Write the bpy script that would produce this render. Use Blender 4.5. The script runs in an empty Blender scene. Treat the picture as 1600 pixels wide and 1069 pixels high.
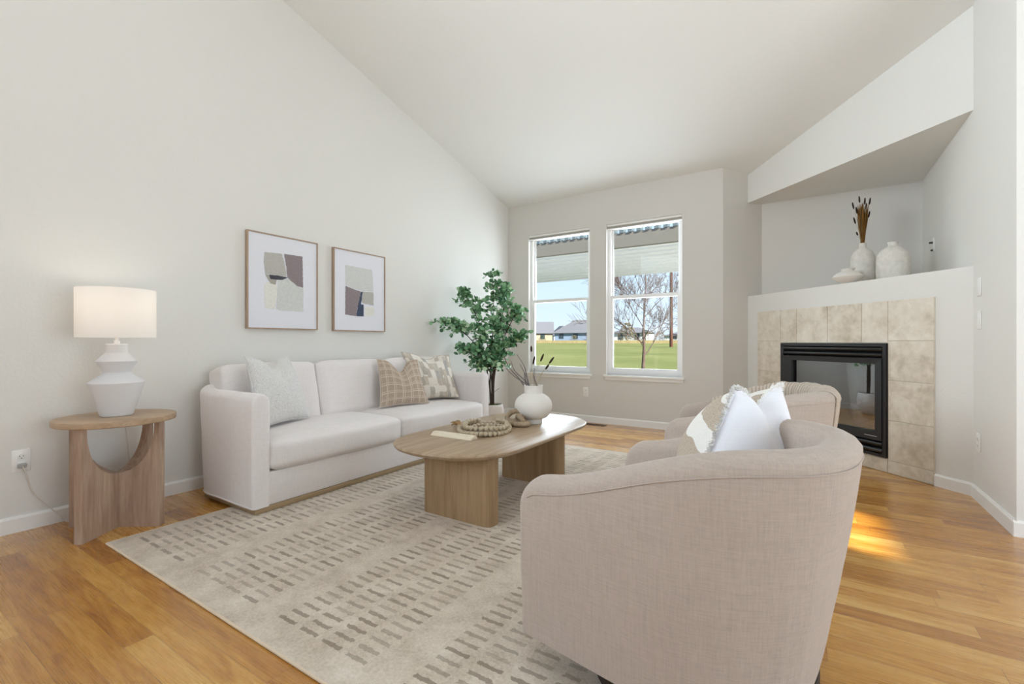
import bpy, bmesh, math, random
from mathutils import Vector, Matrix, noise
random.seed(7)
PI = math.pi
scene = bpy.context.scene
COL = scene.collection

# ------------------------------------------------------------------ camera
CAMX, CAMH, FPX, YAW = 3.5058, 1.0, 719.6, 32.668
cam_d = bpy.data.cameras.new('camera'); cam = bpy.data.objects.new('camera', cam_d); COL.objects.link(cam)
cam_d.sensor_width = 36.0; cam_d.lens = FPX / 1600 * 36.0; cam_d.clip_start = 0.05; cam_d.clip_end = 600
cam.location = (CAMX, 0, CAMH); cam.rotation_euler = (PI / 2, 0, math.radians(YAW))
scene.camera = cam

# ------------------------------------------------------------------ room measures
L = 5.3658                 # window wall
XA = 2.7467                # end of the window wall
BX, BY = 2.9633, 5.5824    # left end of fireplace face
CX_, CY_ = 3.0878, 5.7069  # back left corner of niche
W = 4.4132                 # right wall
DX, DY = W, 4.1325         # right end of fireplace face
YE = 3.40                  # end of the right wall
ZC, SL = 2.866, 0.259      # ceiling at the window wall and its slope
ZM, ZN = 1.494, 2.507      # mantel, niche top
XR = 7.2                   # far right wall of the adjoining space
YB = -2.8                  # wall behind the camera
def zceil(y): return ZC + SL * (L - y)

# ------------------------------------------------------------------ sky, sun, area lights, exposure
w = bpy.data.worlds.new('world'); scene.world = w; w.use_nodes = True
nt = w.node_tree; nt.nodes.clear()
o_ = nt.nodes.new('ShaderNodeOutputWorld'); b_ = nt.nodes.new('ShaderNodeBackground')
tc = nt.nodes.new('ShaderNodeTexCoord'); sp = nt.nodes.new('ShaderNodeSeparateXYZ'); cr = nt.nodes.new('ShaderNodeValToRGB')
cr.color_ramp.elements[0].position = 0.0; cr.color_ramp.elements[0].color = (0.74, 0.86, 0.98, 1)
cr.color_ramp.elements[1].position = 0.6; cr.color_ramp.elements[1].color = (0.34, 0.56, 0.90, 1)
e = cr.color_ramp.elements.new(0.18); e.color = (0.60, 0.78, 0.98, 1)
nt.links.new(tc.outputs['Generated'], sp.inputs[0]); nt.links.new(sp.outputs['Z'], cr.inputs[0])
nt.links.new(cr.outputs[0], b_.inputs['Color']); b_.inputs['Strength'].default_value = 1.2
nt.links.new(b_.outputs[0], o_.inputs[0])

SUN_EL = math.radians(35)
sd = bpy.data.lights.new('sun', 'SUN'); sd.energy = 18.0; sd.angle = math.radians(1.6); sd.color = (1, 0.95, 0.86)
so = bpy.data.objects.new('sun', sd); COL.objects.link(so)
SUN_AZ = math.radians(-20)
sdir = Vector((math.cos(SUN_EL) * math.cos(SUN_AZ), math.cos(SUN_EL) * math.sin(SUN_AZ), math.sin(SUN_EL)))
so.rotation_euler = sdir.to_track_quat('Z', 'Y').to_euler(); so.location = (20, 0, 15)

def area(name, loc, direction, sx, sy, power, color=(1, 1, 1), spread=180):
    d = bpy.data.lights.new(name, 'AREA'); d.shape = 'RECTANGLE'; d.size = sx; d.size_y = sy; d.energy = power; d.color = color; d.spread = math.radians(spread)
    o = bpy.data.objects.new(name, d); COL.objects.link(o); o.location = loc
    o.rotation_euler = Vector(direction).to_track_quat('-Z', 'Y').to_euler(); return o
area('daylight_patio_door', (XR - 0.12, 0.95, 1.15), (-1, 0.12, 0.10), 2.6, 2.0, 98, (0.77, 0.895, 1.0))
area('added_fill_back', (2.4, YB + 0.12, 2.9), (0.15, 1, 0.95), 4.4, 2.2, 46, (0.78, 0.90, 1.0), 95)  # added fill from behind the camera, tilted up to brighten the ceiling
area('added_fill_left', (0.12, -1.5, 2.3), (1, 1.15, 0.10), 1.9, 2.0, 42, (0.78, 0.90, 1.0), 80)  # added fill to brighten the right wall and fireplace face
area('daylight_window_left', (0.77, L + 0.30, 1.52), (0.28, -1, -0.15), 0.8, 1.7, 38, (0.79, 0.89, 1.0))
area('daylight_window_right', (1.88, L + 0.30, 1.52), (0.28, -1, -0.15), 0.8, 1.7, 38, (0.79, 0.89, 1.0))

vs = scene.view_settings
vs.view_transform = 'Standard'; vs.look = 'None'; vs.gamma = 1.0; vs.use_curve_mapping = False; vs.exposure = 0.0
scene.display_settings.display_device = 'sRGB'
scene.cycles.use_denoising = True; scene.cycles.max_bounces = 10; scene.cycles.diffuse_bounces = 6; scene.cycles.transparent_max_bounces = 12

# ------------------------------------------------------------------ material helpers
def s2l(c):
    return tuple(((v / 255) / 12.92 if v / 255 <= 0.04045 else ((v / 255 + 0.055) / 1.055) ** 2.4) for v in c)
class NT:
    def __init__(s, name):
        s.m = bpy.data.materials.new(name); s.m.use_nodes = True; s.t = s.m.node_tree; s.t.nodes.clear()
        s.out = s.t.nodes.new('ShaderNodeOutputMaterial')
    def n(s, typ, **kw):
        nd = s.t.nodes.new(typ)
        for k, v in kw.items():
            if k.startswith('_'): setattr(nd, k[1:], v)
        return nd
    def link(s, a, b): s.t.links.new(a, b)
    def setin(s, nd, key, v):
        if isinstance(v, bpy.types.NodeSocket): s.link(v, nd.inputs[key])
        else: nd.inputs[key].default_value = v
    def math(s, op, a, b=None, c=None):
        nd = s.n('ShaderNodeMath', _operation=op); s.setin(nd, 0, a)
        if b is not None: s.setin(nd, 1, b)
        if c is not None: s.setin(nd, 2, c)
        return nd.outputs[0]
    def coord(s, which='Object', scale=(1, 1, 1), rot=(0, 0, 0)):
        t = s.n('ShaderNodeTexCoord'); m = s.n('ShaderNodeMapping'); m.inputs['Scale'].default_value = scale; m.inputs['Rotation'].default_value = rot
        s.link(t.outputs[which], m.inputs[0]); return m.outputs[0]
    def sep(s, v):
        nd = s.n('ShaderNodeSeparateXYZ'); s.link(v, nd.inputs[0]); return nd.outputs
    def comb(s, x, y, z=0.0):
        nd = s.n('ShaderNodeCombineXYZ'); s.setin(nd, 0, x); s.setin(nd, 1, y); s.setin(nd, 2, z); return nd.outputs[0]
    def noise(s, v, scale=5, detail=3, rough=0.5, dist=0.0):
        nd = s.n('ShaderNodeTexNoise'); s.link(v, nd.inputs['Vector']); nd.inputs['Scale'].default_value = scale
        nd.inputs['Detail'].default_value = detail; nd.inputs['Roughness'].default_value = rough; nd.inputs['Distortion'].default_value = dist
        return nd.outputs['Fac']
    def white(s, v):
        nd = s.n('ShaderNodeTexWhiteNoise', _noise_dimensions='3D'); s.link(v, nd.inputs['Vector']); return nd.outputs['Value']
    def ramp(s, f, pts):
        nd = s.n('ShaderNodeValToRGB'); r = nd.color_ramp
        while len(r.elements) > 1: r.elements.remove(r.elements[-1])
        for i, (p, c) in enumerate(pts):
            el = r.elements[0] if i == 0 else r.elements.new(p)
            el.position = p; el.color = (*c, 1) if len(c) == 3 else c
        s.setin(nd, 0, f); return nd.outputs[0]
    def mix(s, f, a, b, blend='MIX'):
        nd = s.n('ShaderNodeMix', _data_type='RGBA', _blend_type=blend)
        s.setin(nd, 0, f)
        for k, v in ((6, a), (7, b)):
            if isinstance(v, bpy.types.NodeSocket): s.link(v, nd.inputs[k])
            else: nd.inputs[k].default_value = (*v, 1)
        return nd.outputs[2]
    def bump(s, h, strength=0.3, dist=0.01):
        nd = s.n('ShaderNodeBump'); s.link(h, nd.inputs['Height']); nd.inputs['Strength'].default_value = strength; nd.inputs['Distance'].default_value = dist
        return nd.outputs[0]
    def bsdf(s, color, rough=0.5, normal=None, metallic=0.0, spec=0.5, coat=0.0, sheen=0.0, emission=None, estr=0.0, coatr=0.1):
        p = s.n('ShaderNodeBsdfPrincipled')
        if isinstance(color, bpy.types.NodeSocket): s.link(color, p.inputs['Base Color'])
        else: p.inputs['Base Color'].default_value = (*color, 1)
        s.setin(p, 'Roughness', rough); p.inputs['Metallic'].default_value = metallic
        p.inputs['Specular IOR Level'].default_value = spec; p.inputs['Coat Weight'].default_value = coat; p.inputs['Coat Roughness'].default_value = coatr
        p.inputs['Sheen Weight'].default_value = sheen
        if normal is not None: s.link(normal, p.inputs['Normal'])
        s.link(p.outputs[0], s.out.inputs[0]); return p

def plain(name, rgb, rough=0.5, spec=0.5, metallic=0.0, nscale=40, var=0.03, bump=0.05, coat=0.0):
    t = NT(name); v = t.coord(); f = t.noise(v, nscale, 4)
    c = s2l(rgb); col = t.ramp(f, [(0.3, tuple(x * (1 - var) for x in c)), (0.7, tuple(min(1, x * (1 + var)) for x in c))])
    t.bsdf(col, rough, t.bump(f, bump, 0.004), metallic, spec, coat); return t.m

def wallpaint(name, rgb, bump=0.25, scale=55):
    t = NT(name); v = t.coord(); f = t.noise(v, scale, 3, 0.55); g = t.noise(v, 1.2, 2)
    c = s2l(rgb); col = t.ramp(g, [(0.3, tuple(x * 0.99 for x in c)), (0.7, c)])
    t.bsdf(col, 0.75, t.bump(f, bump, 0.004), spec=0.3); return t.m

def fabric(name, rgb, thread=420, var=0.10, bump=0.5, slub=True):
    t = NT(name); v = t.coord()
    a = t.noise(t.coord(scale=(0.12, 0.12, 1.0)), thread, 2); b = t.noise(t.coord(scale=(1.0, 1.0, 0.10)), thread * 0.8, 2)
    s1 = t.noise(t.coord(scale=(0.06, 0.06, 1.0)), 190, 2); s2 = t.noise(t.coord(scale=(1, 1, 0.05)), 170, 2)
    f = t.math('ADD', t.math('MULTIPLY', t.math('ADD', a, b), 0.25), t.math('MULTIPLY', t.math('ADD', s1, s2), 0.25))
    c = s2l(rgb); col = t.ramp(f, [(0.36, tuple(x * (1 - var) for x in c)), (0.5, c), (0.64, tuple(min(1, x * (1 + var * 0.8)) for x in c))])
    t.bsdf(col, 0.92, t.bump(f, bump, 0.002), spec=0.15, sheen=0.15); return t.m

def wood(name, dark, light, axis=0, scale=3.0, stretch=14, rough=0.5, knots=True):
    t = NT(name); sc = [stretch, stretch, stretch]; sc[axis] = 1.0
    v = t.coord(scale=tuple(sc)); f = t.noise(v, scale, 6, 0.6, 0.6)
    v2 = t.coord(scale=tuple(x * 3 if x > 1 else 1 for x in sc)); g = t.noise(v2, scale * 2, 3, 0.6)
    h = t.math('ADD', t.math('MULTIPLY', f, 0.7), t.math('MULTIPLY', g, 0.3))
    col = t.ramp(h, [(0.33, s2l(dark)), (0.5, tuple((a + b) / 2 for a, b in zip(s2l(dark), s2l(light)))), (0.66, s2l(light))])
    t.bsdf(col, rough, t.bump(h, 0.12, 0.003), spec=0.35); return t.m

M = {}
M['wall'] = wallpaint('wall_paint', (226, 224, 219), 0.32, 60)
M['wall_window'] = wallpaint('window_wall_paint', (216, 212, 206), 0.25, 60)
M['ceiling'] = wallpaint('ceiling_paint', (232, 231, 227), 0.25, 60)
M['trim'] = plain('white_trim_paint', (238, 236, 232), 0.4, nscale=60, var=0.01, bump=0.02)
M['vinyl'] = plain('white_vinyl', (242, 241, 240), 0.35, nscale=60, var=0.01, bump=0.01)
M['plastic'] = plain('white_plastic', (236, 234, 230), 0.35, nscale=60, var=0.01, bump=0.01)
M['slot'] = plain('dark_slot', (60, 58, 55), 0.5)
M['greyplastic'] = plain('grey_plastic', (165, 163, 160), 0.5)
M['blind'] = plain('blind_fabric', (190, 186, 178), 0.8, nscale=80)
M['sofa'] = fabric('sofa_linen', (232, 226, 224), 380, 0.06, 0.35)
M['chair'] = fabric('chair_linen', (180, 166, 155), 300, 0.10, 0.6)
M['boucle'] = None
M['oakleg'] = wood('table_oak_vertical', (138, 110, 78), (172, 144, 110), 2, 2.2, 14)
M['oaktop'] = wood('table_oak_top', (150, 126, 100), (184, 160, 132), 1, 2.2, 14, 0.36)
M['sideoak'] = wood('side_table_oak', (150, 122, 104), (196, 172, 152), 2, 2.5, 9, 0.45)
M['sidetop'] = wood('side_table_top_oak', (160, 132, 104), (194, 166, 136), 1, 2.0, 12, 0.4)
M['plinth'] = wood('plinth_wood', (150, 128, 98), (178, 154, 120), 1, 3, 12)
M['darkwood'] = wood('dark_base_wood', (30, 20, 14), (52, 36, 26), 0, 3, 12)
M['framewood'] = wood('picture_frame_wood', (150, 126, 106), (186, 162, 140), 2, 4, 12)
M['ceramic'] = plain('matte_white_ceramic', (218, 216, 216), 0.6, 0.3, nscale=120, var=0.015, bump=0.12)
M['vasewhite'] = plain('chalk_white_vase', (228, 223, 216), 0.8, 0.2, nscale=150, var=0.04, bump=0.3)
M['stone'] = plain('textured_grey_white_vase', (218, 213, 205), 0.85, 0.2, nscale=30, var=0.09, bump=0.6)
M['potgrey'] = plain('pale_stoneware_pot', (212, 204, 198), 0.8, 0.2, nscale=60, var=0.05, bump=0.3)
M['moss'] = plain('moss', (72, 84, 40), 0.95, 0.1, nscale=60, var=0.5, bump=1.0)
M['stem'] = plain('dark_stem', (72, 60, 52), 0.8, 0.2, nscale=60, var=0.3, bump=0.4)
M['twig'] = plain('dried_dark_twig', (124, 114, 112), 0.8, 0.2, nscale=60, var=0.25, bump=0.4)
M['seed'] = plain('seed_head_brown', (60, 46, 42), 0.9, 0.1, nscale=200, var=0.3, bump=0.8)
M['straw'] = plain('straw_stem', (170, 150, 112), 0.9, 0.1, nscale=200, var=0.2, bump=0.5)
M['browngrass'] = plain('brown_dried_grass', (122, 88, 46), 0.9, 0.1, nscale=200, var=0.4, bump=0.8)
M['bead'] = wood('bead_wood', (150, 132, 104), (206, 192, 166), 2, 40, 2, 0.5)
M['knot'] = wood('knot_wood', (128, 108, 84), (184, 164, 138), 2, 20, 3, 0.55)
M['tassel'] = plain('jute_tassel', (178, 148, 108), 0.95, 0.1, nscale=300, var=0.3, bump=0.8)
M['cream'] = plain('cream_block', (226, 214, 190), 0.6, nscale=50, var=0.03)
M['metalblack'] = plain('black_metal', (34, 34, 36), 0.38, 0.5, 0.0, nscale=120, var=0.1, bump=0.03)
M['louver'] = plain('black_louver', (22, 22, 24), 0.25, 0.6, 0.0, nscale=120, var=0.1, bump=0.02)
M['firebox'] = plain('firebox_dark', (46, 42, 40), 0.9, 0.2, nscale=20, var=0.3, bump=0.5)
M['log'] = plain('fireplace_log', (128, 112, 98), 0.95, 0.1, nscale=22, var=0.4, bump=1.0)
M['ember'] = plain('lava_rock_bed', (92, 66, 50), 0.95, 0.1, nscale=60, var=0.6, bump=1.0)
M['mat'] = plain('picture_mat', (226, 226, 232), 0.7, nscale=60, var=0.01, bump=0.02)
M['cord'] = plain('clear_white_cord', (214, 206, 196), 0.5)
M['grille'] = plain('brown_floor_register', (70, 54, 40), 0.4, nscale=60)
M['concrete'] = plain('patio_concrete', (168, 166, 164), 0.9, nscale=20, var=0.1)
M['sun_block'] = plain('sun_block_paint', (190, 186, 178), 0.8)  # colour of the added slab that blocks the sun
M['cover_pan'] = plain('patio_cover_pan', (232, 234, 234), 0.5, nscale=10, var=0.02)
M['cover_beam'] = plain('patio_cover_beam', (108, 104, 97), 0.6, nscale=10, var=0.03)
M['cover_tooth'] = plain('patio_cover_rafter_end', (84, 96, 102), 0.6, nscale=10, var=0.05)
M['roof'] = plain('grey_roof_shingle', (92, 92, 98), 0.9, nscale=8, var=0.12)
M['housewhite'] = plain('white_house_wall', (190, 192, 196), 0.8, nscale=4, var=0.03)
M['houseblue'] = plain('pale_blue_house_wall', (122, 138, 162), 0.8, nscale=4, var=0.03)
M['housetan'] = plain('tan_house_wall', (150, 138, 120), 0.8, nscale=4, var=0.03)
M['glassdark'] = plain('dark_window_pane', (50, 60, 72), 0.2, nscale=4, var=0.03)
M['bark'] = plain('pale_brown_bark', (92, 78, 72), 0.9, 0.1, nscale=12, var=0.3, bump=0.6)
M['pole'] = plain('utility_pole_wood', (84, 58, 47), 0.9, 0.1, nscale=3, var=0.2)
M['shrub'] = plain('dry_shrub', (108, 100, 78), 0.95, 0.1, nscale=2, var=0.35, bump=1.0)
M['shrubgreen'] = plain('evergreen_shrub', (66, 76, 54), 0.95, 0.1, nscale=2, var=0.35, bump=1.0)
M['fence'] = plain('straw_coloured_fence', (165, 148, 110), 0.9, 0.1, nscale=2, var=0.15)
M['grout'] = plain('tile_grout', (222, 214, 200), 0.9, 0.1, nscale=60)
ART = {'grey': (184, 181, 174), 'mauve': (142, 130, 132), 'dark': (78, 78, 84), 'greige': (170, 164, 154), 'pale': (208, 209, 205),
       'cream': (226, 224, 216), 'navy': (72, 82, 102)}
for k, c in ART.items(): M['art_' + k] = plain('art_paint_' + k, c, 0.8, 0.2, nscale=90, var=0.06, bump=0.3)

# boucle
t = NT('boucle_white'); v = t.coord(); f = t.noise(v, 130, 4, 0.7); g = t.noise(v, 45, 2)
t.bsdf(t.ramp(f, [(0.3, s2l((212, 208, 202))), (0.6, s2l((240, 238, 236)))]), 0.95, t.bump(t.math('ADD', f, g), 1.0, 0.006), spec=0.1, sheen=0.2); M['boucle'] = t.m
# rib knitted throw (runs along UV)
t = NT('knit_throw'); uv = t.coord('UV'); s = t.sep(uv)
wv = t.math('SINE', t.math('MULTIPLY', s[0], 2 * PI * 44)); nz = t.noise(t.coord(), 120, 3)
hh = t.math('ADD', t.math('MULTIPLY', wv, 0.5), nz)
t.bsdf(t.ramp(hh, [(0.0, s2l((178, 162, 144))), (0.5, s2l((196, 182, 166))), (1.0, s2l((212, 198, 184)))]), 0.95, t.bump(hh, 0.9, 0.006), spec=0.1, sheen=0.2); M['throw'] = t.m
# plaid
t = NT('taupe_plaid'); uv = t.coord('UV'); s = t.sep(uv); nz = t.noise(t.coord(), 300, 3)
def stripe(c, n, wd, off=0.0):
    fr = t.math('FRACT', t.math('ADD', t.math('MULTIPLY', c, n), off)); return t.math('LESS_THAN', fr, wd)
su = t.math('MAXIMUM', stripe(s[0], 7.0, 0.10), stripe(s[0], 7.0, 0.06, 0.75)); sv = t.math('MAXIMUM', stripe(s[1], 7.0, 0.10), stripe(s[1], 7.0, 0.06, 0.75))
st = t.math('MAXIMUM', su, sv)
base = t.ramp(nz, [(0.3, s2l((164, 144, 126))), (0.7, s2l((192, 174, 156)))])
t.bsdf(t.mix(t.math('MULTIPLY', st, 0.65), base, s2l((224, 212, 198))), 0.95, t.bump(nz, 0.6, 0.003), spec=0.1); M['plaid'] = t.m
# patchwork brush pattern
t = NT('patchwork_brush_print'); uv = t.coord('UV'); nz = t.noise(uv, 8, 2)
s = t.sep(uv)
vv = t.comb(t.math('MULTIPLY', s[0], 13.0), t.math('MULTIPLY', s[1], 6.0))
vo = t.n('ShaderNodeTexVoronoi', _feature='F1'); vo.inputs['Scale'].default_value = 1.0; vo.inputs['Randomness'].default_value = 0.5; vo.distance = 'CHEBYCHEV'; t.link(vv, vo.inputs['Vector'])
sc = t.sep(vo.outputs['Color'])
streak = t.noise(t.comb(t.math('MULTIPLY', s[0], 60.0), t.math('MULTIPLY', s[1], 6.0)), 1, 3)
col = t.ramp(sc[0], [(0.0, s2l((232, 224, 212))), (0.42, s2l((236, 230, 222))), (0.50, s2l((206, 194, 178))), (0.72, s2l((190, 180, 168))), (0.82, s2l((176, 174, 170))), (1.0, s2l((226, 216, 202)))])
col = t.mix(t.math('MULTIPLY', t.math('GREATER_THAN', streak, 0.56), 0.35), col, s2l((232, 226, 216)))
t.bsdf(col, 0.95, t.bump(streak, 0.5, 0.003), spec=0.1); M['patch'] = t.m
# tufted beige / white
t = NT('tufted_beige_pattern'); uv = t.coord('UV'); s = t.sep(uv)
d1 = t.noise(uv, 3.0, 2); fine = t.noise(t.coord(), 260, 3)
zz = t.math('FRACT', t.math('ADD', t.math('ADD', t.math('MULTIPLY', s[0], 1.5), t.math('MULTIPLY', s[1], 2.6)), t.math('MULTIPLY', d1, 0.7)))
band = t.math('LESS_THAN', zz, 0.40)
basec = t.ramp(fine, [(0.3, s2l((176, 160, 142))), (0.7, s2l((206, 192, 176)))])
t.bsdf(t.mix(band, basec, s2l((240, 236, 230))), 0.95, t.bump(t.math('ADD', t.math('MULTIPLY', band, 1.0), fine), 0.8, 0.006), spec=0.1); M['tuft'] = t.m
M['pillowwhite'] = fabric('white_pillow_cotton', (232, 232, 237), 500, 0.03, 0.25)
M['fringe'] = plain('white_fringe_yarn', (244, 242, 238), 0.95, 0.1, nscale=300, var=0.06, bump=0.6)

# glass
def glassmat(name, tint, refl, rough=0.0, fk=1.0):
    t = NT(name); tr = t.n('ShaderNodeBsdfTransparent'); tr.inputs[0].default_value = (*tint, 1)
    gl = t.n('ShaderNodeBsdfGlossy'); gl.inputs['Roughness'].default_value = rough; gl.inputs['Color'].default_value = (1, 1, 1, 1)
    fr = t.n('ShaderNodeFresnel'); fr.inputs[0].default_value = 1.5
    fc = t.math('MINIMUM', t.math('ADD', t.math('MULTIPLY', fr.outputs[0], fk), refl), 1.0)
    mx = t.n('ShaderNodeMixShader'); t.link(fc, mx.inputs[0]); t.link(tr.outputs[0], mx.inputs[1]); t.link(gl.outputs[0], mx.inputs[2])
    t.link(mx.outputs[0], t.out.inputs[0]); return t.m
M['glass'] = glassmat('window_glass', (0.97, 0.985, 0.98), 0.0, 0.0, 0.15)
M['fireglass'] = glassmat('fireplace_glass', (0.62, 0.66, 0.70), 0.20, 0.01)
# lamp shade
t = NT('lamp_shade_linen'); d = t.n('ShaderNodeBsdfDiffuse'); d.inputs[0].default_value = (0.92, 0.91, 0.90, 1)
tl = t.n('ShaderNodeBsdfTranslucent'); tl.inputs[0].default_value = (0.92, 0.89, 0.85, 1); mx = t.n('ShaderNodeMixShader'); mx.inputs[0].default_value = 0.45
t.link(d.outputs[0], mx.inputs[1]); t.link(tl.outputs[0], mx.inputs[2]); t.link(mx.outputs[0], t.out.inputs[0]); M['shade'] = t.m
t = NT('bulb_glow'); em = t.n('ShaderNodeEmission'); em.inputs[0].default_value = (1, 0.82, 0.6, 1); em.inputs[1].default_value = 5; t.link(em.outputs[0], t.out.inputs[0]); M['bulb'] = t.m
# leaves
t = NT('eucalyptus_leaf'); oi = t.coord(); f = t.noise(oi, 6, 2)
g = t.n('ShaderNodeNewGeometry'); rnd = g.outputs['Random Per Island']
c = t.ramp(rnd, [(0.0, s2l((70, 112, 80))), (0.4, s2l((104, 154, 108))), (0.75, s2l((142, 186, 142))), (1.0, s2l((192, 218, 182)))])
p = t.bsdf(c, 0.45, spec=0.4); M['leaf'] = t.m
# oak floor
t = NT('oak_strip_floor'); g = t.n('ShaderNodeNewGeometry'); s = t.sep(g.outputs['Position'])
PW = 0.083
yr = t.math('DIVIDE', s[1], PW); row = t.math('FLOOR', yr); fy = t.math('FRACT', yr)
off = t.math('MULTIPLY', t.white(t.comb(row, 3.3, 1.0)), 7.0)
ln = t.math('ADD', t.math('MULTIPLY', t.white(t.comb(row, 9.1, 4.0)), 0.7), 0.75)
xr = t.math('DIVIDE', t.math('ADD', s[0], off), ln); ix = t.math('FLOOR', xr); fx = t.math('FRACT', xr)
rid = t.white(t.comb(row, ix, 0.5)); rid2 = t.white(t.comb(ix, row, 8.5))
gy = t.math('ADD', t.math('MULTIPLY', s[1], 11.0), t.math('MULTIPLY', rid, 40.0))
gx = t.math('ADD', t.math('MULTIPLY', s[0], 1.3), t.math('MULTIPLY', rid2, 30.0))
grain = t.noise(t.comb(gx, gy, 0.0), 1.6, 5, 0.62, 1.6)
fine = t.noise(t.comb(t.math('MULTIPLY', s[0], 8.0), t.math('MULTIPLY', s[1], 260.0), rid), 1.0, 3, 0.6)
gg = t.math('ADD', t.math('ADD', t.math('MULTIPLY', grain, 0.55), t.math('MULTIPLY', fine, 0.2)), t.math('MULTIPLY', rid, 0.25))
col = t.ramp(gg, [(0.28, s2l((142, 84, 22))), (0.42, s2l((174, 116, 36))), (0.56, s2l((198, 144, 62))), (0.75, s2l((222, 180, 106)))])
seam = t.math('MAXIMUM', t.math('LESS_THAN', fy, 0.022), t.math('LESS_THAN', t.math('MULTIPLY', fx, ln), 0.0022))
col = t.mix(t.math('MULTIPLY', seam, 0.55), col, s2l((92, 54, 22)))
bn = t.bump(t.math('SUBTRACT', gg, seam), 0.10, 0.002)
t.bsdf(col, t.math('ADD', t.math('MULTIPLY', fine, 0.12), 0.22), bn, spec=0.5, coat=0.7, coatr=0.24); M['floor'] = t.m
# rug
t = NT('cream_rug_with_dashes'); g = t.n('ShaderNodeNewGeometry'); s = t.sep(g.outputs['Position'])
jit = t.noise(g.outputs['Position'], 60, 3)
jj = t.math('MULTIPLY', t.math('SUBTRACT', jit, 0.5), 0.028)
px = t.math('ADD', t.math('SUBTRACT', s[0], 1.906), jj); py = t.math('ADD', t.math('SUBTRACT', s[1], 0.940), t.math('MULTIPLY', jj, 0.6))
rx = t.math('DIVIDE', px, 0.1235); irx = t.math('FLOOR', rx); frx = t.math('FRACT', rx)
ry = t.math('DIVIDE', py, 0.048); iry = t.math('FLOOR', ry); fry = t.math('FRACT', ry)
md = t.math('FLOORED_MODULO', irx, 5.0)
gap = t.math('LESS_THAN', md, 3.5)
dash = t.math('MULTIPLY', t.math('LESS_THAN', frx, 0.74), t.math('LESS_THAN', fry, 0.34))
dash = t.math('MULTIPLY', dash, gap)
inside = t.math('MULTIPLY', t.math('GREATER_THAN', s[1], t.math('ADD', 0.93, t.math('MULTIPLY', t.math('FLOORED_MODULO', irx, 2.0), 0.0))), t.math('LESS_THAN', s[1], 3.90))
inside = t.math('MULTIPLY', inside, t.math('MULTIPLY', t.math('GREATER_THAN', s[0], 0.66), t.math('LESS_THAN', s[0], 2.95)))
dash = t.math('MULTIPLY', dash, inside)
cellr = t.white(t.comb(irx, iry, 2.0))
dash = t.math('MULTIPLY', dash, t.math('ADD', t.math('MULTIPLY', cellr, 0.45), 0.35))
mott = t.noise(g.outputs['Position'], 7, 5, 0.7); pile = t.noise(g.outputs['Position'], 420, 2)
mott2 = t.noise(g.outputs['Position'], 90, 3, 0.7)
bc = t.ramp(t.math('ADD', t.math('MULTIPLY', mott, 0.6), t.math('MULTIPLY', mott2, 0.4)), [(0.36, s2l((184, 168, 149))), (0.5, s2l((207, 193, 175))), (0.64, s2l((222, 210, 194)))])
bc = t.mix(dash, bc, s2l((136, 120, 102)))
hgt = t.math('SUBTRACT', t.math('ADD', t.math('MULTIPLY', pile, 0.6), t.math('MULTIPLY', mott2, 0.5)), t.math('MULTIPLY', dash, 1.2))
t.bsdf(bc, 0.97, t.bump(hgt, 0.6, 0.006), spec=0.08, sheen=0.2); M['rug'] = t.m
M['rugedge'] = plain('rug_binding', (222, 204, 180), 0.95, 0.1, nscale=200)
# fireplace tile
t = NT('travertine_tile'); v = t.coord(); g = t.n('ShaderNodeNewGeometry')
r = g.outputs['Random Per Island']; a = t.noise(v, 5.5, 6, 0.65, 0.5); b = t.noise(v, 22, 4, 0.6)
h = t.math('ADD', t.math('ADD', t.math('MULTIPLY', a, 0.65), t.math('MULTIPLY', b, 0.25)), t.math('MULTIPLY', r, 0.10))
col = t.ramp(h, [(0.36, s2l((192, 180, 160))), (0.5, s2l((218, 208, 192))), (0.64, s2l((232, 225, 212)))])
t.bsdf(col, 0.55, t.bump(h, 0.15, 0.003), spec=0.35); M['tile'] = t.m
# lawn
t = NT('lawn_grass'); g = t.n('ShaderNodeNewGeometry'); a = t.noise(g.outputs['Position'], 0.12, 5, 0.6); b = t.noise(g.outputs['Position'], 6, 3)
h = t.math('ADD', t.math('MULTIPLY', a, 0.7), t.math('MULTIPLY', b, 0.3))
t.bsdf(t.ramp(h, [(0.36, s2l((84, 90, 52))), (0.5, s2l((98, 103, 61))), (0.62, s2l((110, 111, 72)))]), 0.95, t.bump(b, 0.5, 0.05), spec=0.1); M['lawn'] = t.m

# ------------------------------------------------------------------ geometry helpers
def finish(name, bm, mat, parent=None, loc=None, rotz=0.0, smooth=False, ang=35):
    bmesh.ops.recalc_face_normals(bm, faces=bm.faces)
    me = bpy.data.meshes.new(name); bm.to_mesh(me); bm.free()
    if mat is not None: me.materials.append(mat)
    if smooth:
        for p in me.polygons: p.use_smooth = True
        try: me.set_sharp_from_angle(angle=math.radians(ang))
        except Exception: pass
    o = bpy.data.objects.new(name, me); COL.objects.link(o)
    if parent is not None: o.parent = parent
    if loc is not None: o.location = loc
    if rotz: o.rotation_euler = (0, 0, rotz)
    return o
def thing(name, label, cat, loc=(0, 0, 0), rotz=0.0, group=None):
    o = bpy.data.objects.new(name, None); COL.objects.link(o); o.empty_display_size = 0.1
    o.location = loc; o.rotation_euler = (0, 0, rotz); o['label'] = label; o['category'] = cat
    if group: o['group'] = group
    return o
def tag(o, label, cat, group=None):
    o['label'] = label; o['category'] = cat
    if group: o['group'] = group
    return o
def struct(o): o['kind'] = 'structure'; return o
def BM(): return bmesh.new()
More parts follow.
